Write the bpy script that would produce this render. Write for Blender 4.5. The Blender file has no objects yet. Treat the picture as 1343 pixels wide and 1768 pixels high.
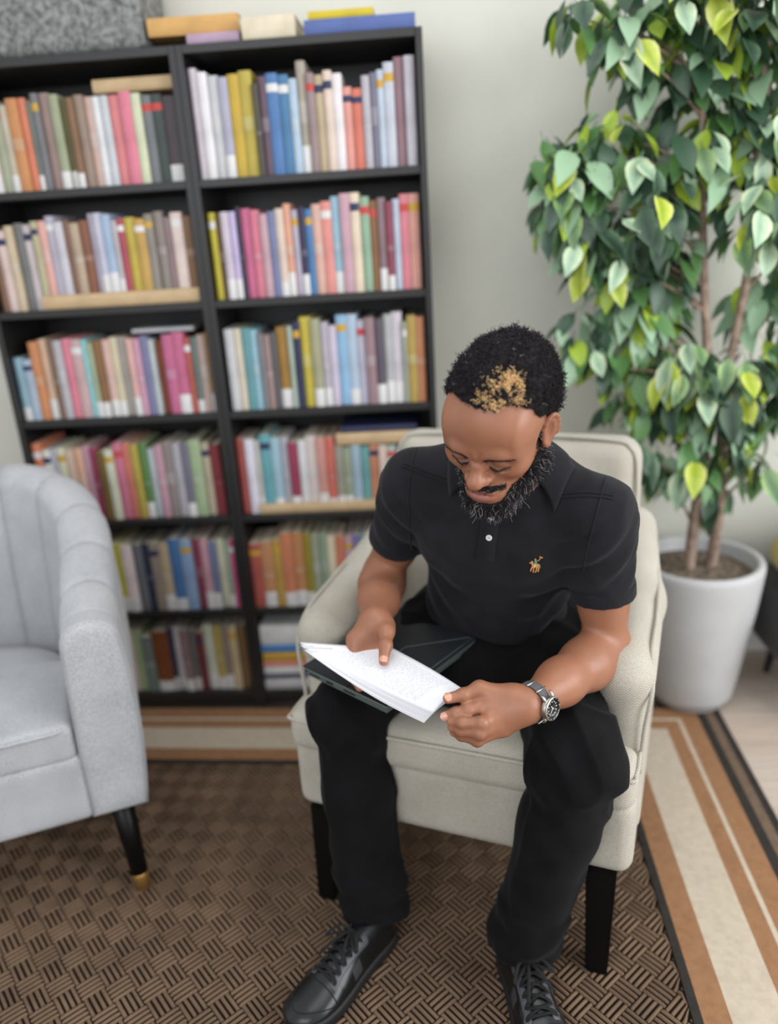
import bpy, bmesh, math, random
import numpy as np
from mathutils import Vector, Matrix

scene = bpy.context.scene
COL = scene.collection

# ------------------------------------------------------------------ camera
CAM_H, PITCH, ROLL, YAW = 1.4106, 0.3406, -0.0617, 0.0632
def camera_axes():
    R = np.array([math.cos(YAW), math.sin(YAW), 0.0])
    F = np.array([-math.sin(YAW), math.cos(YAW), 0.0])
    Z = np.array([0, 0, 1.0])
    F2 = math.cos(PITCH) * F - math.sin(PITCH) * Z
    U2 = math.sin(PITCH) * F + math.cos(PITCH) * Z
    R3 = math.cos(ROLL) * R + math.sin(ROLL) * U2
    U3 = -math.sin(ROLL) * R + math.cos(ROLL) * U2
    return R3, U3, F2
cr, cu, cf = camera_axes()
cam_data = bpy.data.cameras.new('camera')
cam_data.sensor_fit = 'VERTICAL'
cam_data.sensor_height = 24.0
cam_data.sensor_width = 24.0 * 1343 / 1768
cam_data.lens = 1335.25 / 1768 * 24.0
cam_data.clip_start = 0.02
cam_data.dof.use_dof = True
cam_data.dof.focus_distance = 1.30
cam_data.dof.aperture_fstop = cam_data.lens / 1000.0 / 0.024
camera = bpy.data.objects.new('camera', cam_data)
COL.objects.link(camera)
camera.matrix_world = Matrix(((cr[0], cu[0], -cf[0], 0.0), (cr[1], cu[1], -cf[1], 0.0),
                              (cr[2], cu[2], -cf[2], CAM_H), (0, 0, 0, 1)))
scene.camera = camera

# ------------------------------------------------------------------ light and exposure
world = bpy.data.worlds.new('daylight')
scene.world = world
world.use_nodes = True
bg = world.node_tree.nodes['Background']
bg.inputs['Color'].default_value = (0.93, 0.96, 1.0, 1)
bg.inputs['Strength'].default_value = 0.90

def area(name, loc, target, sx, sy, watts, color):
    d = bpy.data.lights.new(name, 'AREA')
    d.shape = 'RECTANGLE'; d.size = sx; d.size_y = sy
    d.energy = watts; d.color = color
    o = bpy.data.objects.new(name, d); COL.objects.link(o)
    o.location = loc
    o.rotation_euler = (Vector(target) - Vector(loc)).to_track_quat('-Z', 'Y').to_euler()
    return o
# tall window in the right-hand side of the room, and a second window behind the photographer
area('window_light_side', (2.8, 0.10, 1.75), (0.0, 1.40, 0.9), 2.2, 2.0, 86, (0.96, 0.98, 1.0))
area('window_light_rear', (-1.3, -2.2, 2.2), (-0.1, 1.4, 0.5), 2.2, 1.6, 42, (0.92, 0.96, 1.0))

# added overhead fill with no known fixture, brightens the wall and papers
area('overhead_fill', (0.2, 0.9, 2.62), (0.2, 1.0, 0.0), 1.8, 1.2, 14, (1.0, 0.98, 0.95))

vs = scene.view_settings
vs.view_transform = 'Standard'
vs.look = 'None'
vs.gamma = 1.0
vs.use_curve_mapping = False
vs.exposure = 0.0

# ------------------------------------------------------------------ helpers
rng = random.Random(11)

def srgb(r, g, b):
    def f(c):
        c /= 255.0
        return c / 12.92 if c <= 0.04045 else ((c + 0.055) / 1.055) ** 2.4
    return (f(r), f(g), f(b), 1.0)

def new_mat(name, rgb=(128, 128, 128), rough=0.6, metal=0.0, spec=0.5, sheen=0.0):
    m = bpy.data.materials.new(name)
    m.use_nodes = True
    b = m.node_tree.nodes['Principled BSDF']
    b.inputs['Base Color'].default_value = srgb(*rgb)
    b.inputs['Roughness'].default_value = rough
    b.inputs['Metallic'].default_value = metal
    b.inputs['Specular IOR Level'].default_value = spec
    if sheen:
        b.inputs['Sheen Weight'].default_value = sheen
        b.inputs['Sheen Roughness'].default_value = 0.5
    return m

class NT:
    """small wrapper for writing node trees"""
    def __init__(self, mat):
        self.t = mat.node_tree
        self.bsdf = self.t.nodes['Principled BSDF']
    def n(self, kind, **kw):
        x = self.t.nodes.new(kind)
        for k, v in kw.items():
            setattr(x, k, v)
        return x
    def link(self, a, b):
        self.t.links.new(a, b)
    def math(self, op, a, b=None, c=None):
        x = self.n('ShaderNodeMath', operation=op)
        for i, v in enumerate((a, b, c)):
            if v is None: continue
            if isinstance(v, (int, float)): x.inputs[i].default_value = v
            else: self.link(v, x.inputs[i])
        return x.outputs[0]
    def coord(self, which='Object'):
        return self.n('ShaderNodeTexCoord').outputs[which]
    def xyz(self, vec):
        s = self.n('ShaderNodeSeparateXYZ'); self.link(vec, s.inputs[0]); return s.outputs
    def noise(self, vec, scale, detail=3.0, rough=0.55):
        x = self.n('ShaderNodeTexNoise')
        x.inputs['Scale'].default_value = scale
        x.inputs['Detail'].default_value = detail
        x.inputs['Roughness'].default_value = rough
        if vec is not None: self.link(vec, x.inputs['Vector'])
        return x.outputs['Fac']
    def ramp(self, fac, stops):
        x = self.n('ShaderNodeValToRGB')
        e = x.color_ramp.elements
        while len(e) < len(stops): e.new(0.5)
        for s, (p, c) in zip(e, stops):
            s.position = p; s.color = srgb(*c) if len(c) == 3 else c
        self.link(fac, x.inputs[0])
        return x.outputs[0]
    def mix(self, fac, a, b, mode='MIX'):
        x = self.n('ShaderNodeMix', data_type='RGBA', blend_type=mode)
        for sock, v in ((x.inputs[0], fac), (x.inputs[6], a), (x.inputs[7], b)):
            if isinstance(v, (int, float)): sock.default_value = v
            elif isinstance(v, tuple): sock.default_value = srgb(*v) if len(v) == 3 else v
            else: self.link(v, sock)
        return x.outputs[2]
    def color(self, out):
        self.link(out, self.bsdf.inputs['Base Color'])
    def bump(self, height, strength=0.3, dist=0.002):
        x = self.n('ShaderNodeBump')
        x.inputs['Strength'].default_value = strength
        x.inputs['Distance'].default_value = dist
        self.link(height, x.inputs['Height'])
        self.link(x.outputs[0], self.bsdf.inputs['Normal'])

def link_obj(name, data, parent=None, label=None, cat=None, group=None, kind=None):
    o = bpy.data.objects.new(name, data)
    COL.objects.link(o)
    if parent is not None:
        o.parent = parent
    for k, v in (('label', label), ('category', cat), ('group', group), ('kind', kind)):
        if v: o[k] = v
    return o

def empty(name, loc=(0, 0, 0), rz=0.0, **kw):
    o = link_obj(name, None, **kw)
    o.location = loc
    o.rotation_euler = (0, 0, rz)
    o.empty_display_size = 0.1
    return o

def mesh_np(name, verts, faces, mats=(), smooth=True, mat_idx=None):
    """faces: int array (n,3|4) or list of tuples"""
    me = bpy.data.meshes.new(name)
    if isinstance(faces, np.ndarray):
        nf, k = faces.shape
        me.vertices.add(len(verts))
        me.vertices.foreach_set('co', np.asarray(verts, np.float32).ravel())
        me.loops.add(nf * k)
        me.loops.foreach_set('vertex_index', faces.astype(np.int32).ravel())
        me.polygons.add(nf)
        me.polygons.foreach_set('loop_start', np.arange(0, nf * k, k, dtype=np.int32))
        me.update(calc_edges=True)
        me.validate()
    else:
        me.from_pydata([tuple(v) for v in verts], [], faces)
        me.update()
    for m in (mats if isinstance(mats, (list, tuple)) else [mats]):
        me.materials.append(m)
    if mat_idx is not None:
        me.polygons.foreach_set('material_index', np.asarray(mat_idx, np.int32))
    me.polygons.foreach_set('use_smooth', np.full(len(me.polygons), smooth))
    return me

def box_mesh(name, lo, hi, mat, bevel=0.0, segs=2, smooth=True):
    bm = bmesh.new()
    bmesh.ops.create_cube(bm, size=1.0)
    for v in bm.verts:
        for i in range(3):
            v.co[i] = lo[i] if v.co[i] < 0 else hi[i]
    if bevel > 0:
        bmesh.ops.bevel(bm, geom=list(bm.edges), offset=bevel, segments=segs, affect='EDGES', profile=0.5)
    me = bpy.data.meshes.new(name)
    bm.to_mesh(me); bm.free()
    me.materials.append(mat)
    me.polygons.foreach_set('use_smooth', np.full(len(me.polygons), smooth and bevel > 0.004))
    return me

def tube_np(path, radius, sides=8, closed=False, taper=None):
    """tube along a polyline -> verts, quads (numpy)"""
    P = np.asarray(path, float)
    n = len(P)
    T = np.gradient(P, axis=0) if not closed else (np.roll(P, -1, 0) - np.roll(P, 1, 0))
    T /= np.linalg.norm(T, axis=1)[:, None] + 1e-12
    ref = np.array([0, 0, 1.0]) if abs(T[0][2]) < 0.9 else np.array([1.0, 0, 0])
    N = np.zeros_like(P)
    v = ref - T[0] * (ref @ T[0]); N[0] = v / np.linalg.norm(v)
    for i in range(1, n):
        v = N[i - 1] - T[i] * (N[i - 1] @ T[i]); N[i] = v / (np.linalg.norm(v) + 1e-12)
    B = np.cross(T, N)
    rad = np.full(n, radius, float) if np.isscalar(radius) else np.asarray(radius, float)
    a = np.arange(sides) / sides * 2 * np.pi
    V = P[:, None, :] + rad[:, None, None] * (np.cos(a)[None, :, None] * N[:, None, :] + np.sin(a)[None, :, None] * B[:, None, :])
    V = V.reshape(-1, 3)
    m = n if closed else n - 1
    i = np.arange(m)[:, None]; j = np.arange(sides)[None, :]
    i2 = (i + 1) % n; j2 = (j + 1) % sides
    Fq = np.stack([i * sides + j + 0 * j2, i * sides + j2, i2 * sides + j2, i2 * sides + j], -1).reshape(-1, 4)
    if not closed:   # close the ends with a vertex each
        V = np.vstack([V, P[0] - T[0] * rad[0] * 0.3, P[-1] + T[-1] * rad[-1] * 0.3])
        c0, c1 = n * sides, n * sides + 1
        jj = np.arange(sides); jn = (jj + 1) % sides
        e0 = np.stack([np.full(sides, c0), jn, jj, jj], -1)
        e1 = np.stack([np.full(sides, c1), (n - 1) * sides + jj, (n - 1) * sides + jn, (n - 1) * sides + jn], -1)
        tri = [tuple(r[:3]) for r in np.vstack([e0, e1])]
        return V, [tuple(r) for r in Fq] + tri
    return V, [tuple(r) for r in Fq]

def join_np(parts):
    V, Fs, off = [], [], 0
    for v, f in parts:
        V.append(np.asarray(v)); Fs += [tuple(int(i) + off for i in q) for q in f]; off += len(v)
    return np.vstack(V), Fs

def lathe_np(profile, segs=32):
    """profile: list of (radius, z); revolves about z"""
    pr = np.asarray(profile, float); n = len(pr)
    a = np.arange(segs) / segs * 2 * np.pi
    V = np.stack([pr[:, 0][:, None] * np.cos(a), pr[:, 0][:, None] * np.sin(a), np.repeat(pr[:, 1][:, None], segs, 1)], -1).reshape(-1, 3)
    Fs = []
    for i in range(n - 1):
        for j in range(segs):
            k = (j + 1) % segs
            Fs.append((i * segs + j, i * segs + k, (i + 1) * segs + k, (i + 1) * segs + j))
    return V, Fs

def spline(pts, n):
    """Catmull-Rom through pts"""
    P = np.asarray(pts, float)
    P = np.vstack([2 * P[0] - P[1], P, 2 * P[-1] - P[-2]])
    m = len(P) - 3
    out = []
    for t in np.linspace(0, m - 1e-9, n):
        i = int(t); u = t - i
        p0, p1, p2, p3 = P[i:i + 4]
        out.append(0.5 * ((2 * p1) + (-p0 + p2) * u + (2 * p0 - 5 * p1 + 4 * p2 - p3) * u * u + (-p0 + 3 * p1 - 3 * p2 + p3) * u ** 3))
    return np.array(out)

# ------------------------------------------------------------------ implicit surfaces
# A shape is an ordered list of blended primitives; the surface is extracted on a sparse grid.
class Prim:
    def __init__(self, fn, c, R, op='u', k=0.0):
        self.fn, self.c, self.R, self.op, self.k = fn, np.asarray(c, float), R, op, k

def cone(a, b, ra, rb, k=0.0, op='u'):
    a = np.asarray(a, float); b = np.asarray(b, float); ab = b - a; L2 = ab @ ab + 1e-12
    def fn(p):
        q = p - a
        t = np.clip((q @ ab) / L2, 0, 1)
        return np.sqrt(np.einsum('ij,ij->i', q - t[:, None] * ab, q - t[:, None] * ab)) - (ra + t * (rb - ra))
    return Prim(fn, (a + b) / 2, np.sqrt(L2) / 2 + max(ra, rb), op, k)

def ell(c, r, M=None, k=0.0, op='u'):
    """ellipsoid; rows of M are its axes in world space"""
    c = np.asarray(c, float); r = np.asarray(r, float)
    M = np.eye(3) if M is None else np.asarray(M, float)
    def fn(p):
        q = (p - c) @ M.T
        u = q / r
        k0 = np.sqrt((u * u).sum(1)); w = u / r
        k1 = np.sqrt((w * w).sum(1)) + 1e-9
        return k0 * (k0 - 1) / k1
    return Prim(fn, c, max(r), op, k)

def rbox(c, h, rad, M=None, k=0.0, op='u'):
    c = np.asarray(c, float); h = np.asarray(h, float) - rad
    M = np.eye(3) if M is None else np.asarray(M, float)
    def fn(p):
        q = np.abs((p - c) @ M.T) - h
        return np.sqrt((np.maximum(q, 0) ** 2).sum(1)) + np.minimum(q.max(1), 0) - rad
    return Prim(fn, c, np.linalg.norm(h + rad), op, k)

def half(c, n, k=0.0, op='i'):
    """half space: keeps the side n points away from"""
    c = np.asarray(c, float); n = np.asarray(n, float); n = n / np.linalg.norm(n)
    return Prim(lambda p: (p - c) @ n, c, 1e9, op, k)

def sdf_eval(prims, p, always=()):
    d = None
    for q in prims:
        e = q.fn(p)
        if d is None:
            d = e; continue
        k = q.k
        if q.op == 'u':
            if k > 0:
                h = np.maximum(k - np.abs(d - e), 0) / k
                d = np.minimum(d, e) - h * h * k * 0.25
            else: d = np.minimum(d, e)
        else:
            e2 = -e if q.op == 's' else e
            if k > 0:
                h = np.maximum(k - np.abs(d - e2), 0) / k
                d = np.maximum(d, e2) + h * h * k * 0.25
            else: d = np.maximum(d, e2)
    return d

def sdf_mesh(prims, h, disp=None, lo=None, hi=None, pad=0.01):
    """surface nets on a sparse grid; disp(p) is subtracted from the distance"""
    if lo is None:
        un = [q for q in prims if q.op == 'u']
        lo = np.min([q.c - q.R for q in un], 0) - pad
        hi = np.max([q.c + q.R for q in un], 0) + pad
    lo = np.asarray(lo, float); hi = np.asarray(hi, float)
    B = 8
    bs = B * h
    nb = np.ceil((hi - lo) / bs).astype(int)
    ii = np.stack(np.meshgrid(*[np.arange(n) for n in nb], indexing='ij'), -1).reshape(-1, 3)
    SB = 4
    sb = ii // SB
    key = (sb[:, 0] * 100000 + sb[:, 1]) * 100000 + sb[:, 2]
    order = np.argsort(key, kind='stable'); ii = ii[order]; key = key[order]
    starts = np.flatnonzero(np.r_[True, key[1:] != key[:-1]]); ends = np.r_[starts[1:], len(key)]
    g = np.stack(np.meshgrid(*[np.arange(B + 1)] * 3, indexing='ij'), -1).reshape(-1, 3)
    cells_k, cells_p, cells_s = [], [], []
    dims = nb * B + 1
    for s, e in zip(starts, ends):
        blk = ii[s:e]
        cen = lo + (blk + 0.5) * bs
        mid = (cen.min(0) + cen.max(0)) / 2
        rad = np.linalg.norm(cen.max(0) - mid) + bs * 0.87
        act = [q for q in prims if q.op == 'i' or np.linalg.norm(q.c - mid) - q.R < rad + q.k + 0.03]
        if not any(q.op == 'u' for q in act): continue
        while act and act[0].op != 'u': act.append(act.pop(0))
        d = sdf_eval(act, cen)
        m = np.abs(d) < bs * 1.25 + (0.012 if disp is not None else 0.004)
        if not m.any(): continue
        blk = blk[m]
        gi = (blk[:, None, :] * B + g[None]).reshape(-1, 3)
        P = lo + gi * h
        D = sdf_eval(act, P)
        if disp is not None: D = D - disp(P)
        D = D.reshape(len(blk), B + 1, B + 1, B + 1)
        S = D < 0
        c8 = np.stack([S[:, a:a + B, b:b + B, c:c + B] for a in (0, 1) for b in (0, 1) for c in (0, 1)], -1)
        cnt = c8.sum(-1)
        bi, x, y, z = np.nonzero((cnt > 0) & (cnt < 8))
        if len(bi) == 0: continue
        v8 = np.stack([D[bi, x + a, y + b, z + c] for a in (0, 1) for b in (0, 1) for c in (0, 1)], -1)
        acc = np.zeros((len(bi), 3)); num = np.zeros(len(bi))
        C8 = np.array([(a, b, c) for a in (0, 1) for b in (0, 1) for c in (0, 1)], float)
        for i0 in range(8):
            for i1 in range(i0 + 1, 8):
                if np.abs(C8[i0] - C8[i1]).sum() != 1: continue
                a, b = v8[:, i0], v8[:, i1]
                cr_ = (a < 0) != (b < 0)
                t = np.where(cr_, a / (a - b + 1e-20), 0)
                acc += np.where(cr_[:, None], C8[i0] + t[:, None] * (C8[i1] - C8[i0]), 0); num += cr_
        base = blk[bi] * B + np.stack([x, y, z], -1)
        cells_k.append((base[:, 0].astype(np.int64) * dims[1] + base[:, 1]) * dims[2] + base[:, 2])
        cells_p.append(lo + (base + acc / num[:, None]) * h)
        s0 = v8[:, 0] < 0
        cells_s.append(np.stack([s0, v8[:, 4] < 0, v8[:, 2] < 0, v8[:, 1] < 0], -1))
    K = np.concatenate(cells_k); V = np.concatenate(cells_p); S = np.concatenate(cells_s)
    o = np.argsort(K); K = K[o]; V = V[o]; S = S[o]
    step = (dims[1] * dims[2], dims[2], 1)
    quads = []
    for ax in range(3):
        a, b = [(1, 2), (2, 0), (0, 1)][ax]
        m = S[:, 0] != S[:, ax + 1]
        i0 = np.flatnonzero(m)
        k0 = K[i0]
        nbk = [k0, k0 - step[a], k0 - step[a] - step[b], k0 - step[b]]
        idx = []
        good = np.ones(len(i0), bool)
        for kk in nbk:
            j = np.clip(np.searchsorted(K, kk), 0, len(K) - 1)
            good &= K[j] == kk
            idx.append(j)
        q = np.stack(idx, -1)[good]
        flip = S[i0, 0][good]
        q[~flip] = q[~flip][:, ::-1]
        quads.append(q)
    return V, np.vstack(quads)

def relax(V, Q, it=2, lam=0.5):
    """a little Laplacian smoothing of a quad mesh"""
    e = np.vstack([Q[:, [0, 1]], Q[:, [1, 2]], Q[:, [2, 3]], Q[:, [3, 0]]])
    for _ in range(it):
        n = len(V)
        src = np.r_[e[:, 0], e[:, 1]]; dst = np.r_[e[:, 1], e[:, 0]]
        c = np.bincount(src, minlength=n).astype(float)
        A = np.stack([np.bincount(src, weights=V[dst, a], minlength=n) for a in range(3)], -1)
        V = V + lam * (A / np.maximum(c, 1)[:, None] - V)
    return V

def vnoise(p, scale, seed=0):
    """smooth pseudo-noise from summed sines, about -1..1"""
    r = np.random.RandomState(seed)
    out = np.zeros(len(p))
    for i in range(6):
        w = r.randn(3); w /= np.linalg.norm(w)
        out += np.sin(p @ (w * scale * (0.7 + 0.25 * i)) + r.rand() * 6.28)
    return out / 3.0

def color_attr(me, cols):
    a = me.color_attributes.new('Col', 'FLOAT_COLOR', 'POINT')
    c = np.ones((len(me.vertices), 4), np.float32); c[:, :3] = cols
    a.data.foreach_set('color', c.ravel())
# ================================================================== the room
WALL_Y = 2.41
def wall_material():
    m = new_mat('painted_wall', (214, 213, 202), 0.75, spec=0.25)
    t = NT(m); c = t.coord()
    n = t.noise(c, 3.0, 4)
    t.color(t.ramp(n, [(0.3, (210, 209, 197)), (0.7, (219, 218, 208))]))
    t.bump(t.noise(c, 220, 2), 0.08, 0.001)
    return m
M_wall = wall_material()
link_obj('wall_back', box_mesh('wall_back', (-5.0, WALL_Y, 0), (5.0, WALL_Y + 0.1, 2.7), M_wall), kind='structure')
M_white = new_mat('white_gloss_paint', (225, 224, 218), 0.4)
link_obj('baseboard_back', box_mesh('baseboard_back', (-5.0, WALL_Y - 0.014, 0.0), (5.0, WALL_Y, 0.085), M_white, 0.003), kind='structure')

# laminate floor, plank by plank
def floor_material(tone):
    m = new_mat('laminate_plank', tone, 0.45, spec=0.4)
    t = NT(m); c = t.coord()
    mp = t.n('ShaderNodeMapping'); mp.inputs['Scale'].default_value = (1.3, 14, 14)
    t.link(c, mp.inputs[0])
    n = t.noise(mp.outputs[0], 4.0, 5, 0.6)
    d = tuple(int(v * 0.88) for v in tone)
    t.color(t.ramp(n, [(0.3, d), (0.75, tone)]))
    t.bump(n, 0.08, 0.001)
    return m
M_planks = [floor_material(c) for c in ((206, 188, 172), (199, 182, 167), (211, 195, 180))]
M_sub = new_mat('floor_underlay', (120, 106, 94), 0.8)
floor = link_obj('floor', box_mesh('floor', (-5.0, -2.6, -0.06), (5.0, WALL_Y, -0.0125), M_sub), kind='structure')
PW, PL = 0.192, 1.29
plank_me = []
for m in M_planks:
    plank_me.append(box_mesh('plank', (0.0006, 0.0006, -0.012), (PL - 0.0006, PW - 0.0006, 0.0), m, 0.0008, 1))
row = 0
y = WALL_Y - 0.01 - PW
while y > -1.2:
    x = -3.6 + (row * 0.43) % PL - PL
    while x < 3.6:
        if x + PL > -3.6:
            p = link_obj('plank', plank_me[rng.randrange(3)], floor)
            p.location = (x, y, 0)
        x += PL
    y -= PW; row += 1

# ------------------------------------------------------------------ rug
RUG_A = math.radians(2.5)
rug = empty('area_rug', (0.652, 1.955, 0.0), -RUG_A, label='large flat-woven rug with brown basketweave field and striped beige border', cat='rug')
RX0, RY0 = -2.7, -2.6           # far ends of the rug on its own axes
def weave_material(name, tone, dark, pitch=0.0042, amount=0.55):
    m = new_mat(name, tone, 0.9, spec=0.15)
    t = NT(m); x, y, z = t.xyz(t.coord())
    u = t.math('MULTIPLY', x, 6.2832 / pitch); v = t.math('MULTIPLY', y, 6.2832 / pitch)
    sh = t.math('ADD', u, t.math('MULTIPLY', v, 0.5))
    w = t.math('MULTIPLY', t.math('SINE', sh), t.math('SINE', t.math('SUBTRACT', v, t.math('MULTIPLY', u, 0.5))))
    w = t.math('MULTIPLY_ADD', w, 0.5, 0.5)
    n = t.noise(t.coord(), 60, 3)
    f = t.math('ADD', t.math('MULTIPLY', w, amount), t.math('MULTIPLY', n, 1 - amount))
    t.color(t.ramp(f, [(0.18, dark), (0.55, tone)]))
    t.bump(w, 0.6, 0.0015)
    return m
M_tan = weave_material('brown_flatweave', (168, 126, 92), (110, 76, 52))
M_beige = weave_material('beige_flatweave', (212, 198, 178), (158, 142, 122))
M_rugdark = weave_material('charcoal_flatweave', (62, 58, 54), (24, 22, 21))
M_taupe = weave_material('taupe_flatweave', (128, 108, 90), (60, 50, 44))
RT = 0.007
def band(name, a, b, mat):
    """one border stripe: the right-hand run and the far run, mitred at the corner (a..b measured outward)"""
    V = [(a, RY0, 0), (b, RY0, 0), (b, b, 0), (RX0, b, 0), (RX0, a, 0), (a, a, 0)]
    V = V + [(x, y, RT) for x, y, _ in V]
    F = [(6, 7, 8, 11), (11, 8, 9, 10), (0, 6, 11, 5), (5, 11, 10, 4), (1, 2, 8, 7), (2, 3, 9, 8), (0, 1, 7, 6), (3, 4, 10, 9), (0, 5, 2, 1), (5, 4, 3, 2)]
    return link_obj(name, mesh_np(name, V, F, mat, smooth=False), rug)
for a, b, m, nm in ((-0.172, -0.154, M_rugdark, 'dark_stripe'), (-0.154, -0.102, M_tan, 'brown_stripe'), (-0.102, 0.0, M_beige, 'beige_stripe'),
                    (0.0, 0.041, M_tan, 'brown_stripe'), (0.041, 0.052, M_beige, 'thin_beige_stripe'), (0.052, 0.104, M_tan, 'brown_stripe'),
                    (0.104, 0.130, M_rugdark, 'dark_stripe'), (0.130, 0.155, M_taupe, 'taupe_stripe'), (0.155, 0.176, M_rugdark, 'dark_edging')):
    band(nm, a, b, m)
M_ground = new_mat('dark_rug_backing', (26, 23, 21), 0.95, spec=0.1)
_t = NT(M_ground); _x, _y, _z = _t.xyz(_t.coord())
_n = _t.noise(_t.coord(), 120, 2)
_far = _t.math('MAXIMUM', _t.math('LESS_THAN', _y, -1.86), _t.math('LESS_THAN', _x, -2.5))
_t.color(_t.mix(_far, (26, 23, 21), _t.ramp(_n, [(0.4, (44, 36, 30)), (0.6, (128, 104, 83))])))
link_obj('field_backing', box_mesh('field_backing', (RX0, RY0, 0), (-0.172, -0.172, RT - 0.0042), M_ground), rug)
# the basketweave yarn: blocks of five parallel strands, alternating in direction, laid on the diagonal
def yarn_material():
    m = new_mat('tan_yarn', (168, 136, 108), 0.85, spec=0.2)
    t = NT(m); c = t.coord()
    n = t.noise(c, 9, 3)
    w = t.n('ShaderNodeTexWave', wave_type='BANDS', bands_direction='DIAGONAL')
    w.inputs['Scale'].default_value = 150; w.inputs['Distortion'].default_value = 2.0
    t.link(c, w.inputs['Vector'])
    f = t.math('ADD', t.math('MULTIPLY', n, 0.55), t.math('MULTIPLY', w.outputs['Fac'], 0.45))
    t.color(t.ramp(f, [(0.25, (76, 61, 48)), (0.7, (142, 116, 93))]))
    t.bump(w.outputs['Fac'], 0.5, 0.001)
    return m
M_yarn = yarn_material()
def yarn():
    cell, ns = 0.046, 4
    pitch = cell / ns
    ca = math.sqrt(0.5)
    prof = [(-0.0036, RT - 0.0040), (-0.0020, RT - 0.0004), (0.0020, RT - 0.0004), (0.0036, RT - 0.0040)]
    L = [-0.5, -0.36, 0.36, 0.5]
    tv = []
    for k, l in enumerate(L):
        for (w, z) in prof:
            if k in (0, 3): z = min(z, RT - 0.0022)
            tv.append((l, w, z))
    tv = np.array(tv)
    tf = np.array([(k * 4 + j, k * 4 + j + 1, k * 4 + j + 5, k * 4 + j + 4) for k in range(3) for j in range(3)])[:, ::-1]
    Vs, Fs, off = [], [], 0
    N = 72
    for i in range(-N, N):
        for j in range(-N, N):
            cx, cy = (i + 0.5) * cell, (j + 0.5) * cell
            X, Y = (cx - cy) * ca, (cx + cy) * ca
            X -= 1.0; Y -= 0.62
            if X > -0.15 or Y > -0.15 or X < -2.5 or Y < -1.85: continue
            for s in range(ns):
                o = (s + 0.5) * pitch - cell / 2
                ln = cell * 1.02
                a = tv * np.array([ln, 1, 1])
                if (i + j) % 2: lx, ly = a[:, 0], a[:, 1] + o
                else: lx, ly = a[:, 1] + o, a[:, 0]
                wx = X + (lx - ly) * ca; wy = Y + (lx + ly) * ca
                wx = np.minimum(wx, -0.174); wy = np.minimum(wy, -0.174)
                Vs.append(np.stack([wx, wy, a[:, 2] + 0.0004 * math.sin(i * 3.1 + j * 1.7 + s)], -1))
                Fs.append(tf + off); off += 16
    return np.vstack(Vs), np.vstack(Fs)
yv, yf = yarn()
link_obj('yarn', mesh_np('yarn', yv, yf, M_yarn, smooth=True), rug, kind='stuff')

# ------------------------------------------------------------------ bookcases
M_black = new_mat('black_brown_veneer', (30, 29, 29), 0.42, spec=0.5)
t_ = NT(M_black); n_ = t_.noise(t_.coord(), 30, 3); t_.bump(n_, 0.05, 0.001)
BC_Y, BC_D, UNIT_W = 2.125, 0.27, 0.6025
X_JOIN = -0.5863
SHELVES = [1.578, 1.2775, 0.973, 0.661, 0.354, 0.062]
PANEL = 0.017
def bookcase(x0, label):
    root = empty('bookcase', (x0, BC_Y, RT * 0.0), 0, label=label, cat='bookcase')
    W = UNIT_W - 0.001
    def part(name, lo, hi):
        return link_obj(name, box_mesh(name, lo, hi, M_black, 0.0012, 1), root)
    part('side_panel', (0, 0, 0.008), (PANEL, BC_D, 1.88))
    part('side_panel', (W - PANEL, 0, 0.008), (W, BC_D, 1.88))
    part('top_panel', (PANEL, 0, 1.88 - 0.02), (W - PANEL, BC_D, 1.88))
    part('back_panel', (PANEL, BC_D - 0.006, 0.04), (W - PANEL, BC_D - 0.001, 1.86))
    part('plinth', (PANEL, 0.012, 0.008), (W - PANEL, 0.028, 0.042))
    for z in SHELVES:
        part('shelf', (PANEL, 0.004, z - 0.02), (W - PANEL, BC_D - 0.006, z))
    return root
bookcase(X_JOIN - UNIT_W, 'black bookcase full of books, the left one, behind the grey armchair')
bookcase(X_JOIN, 'black bookcase full of books, the right one, directly behind the seated man')

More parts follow.
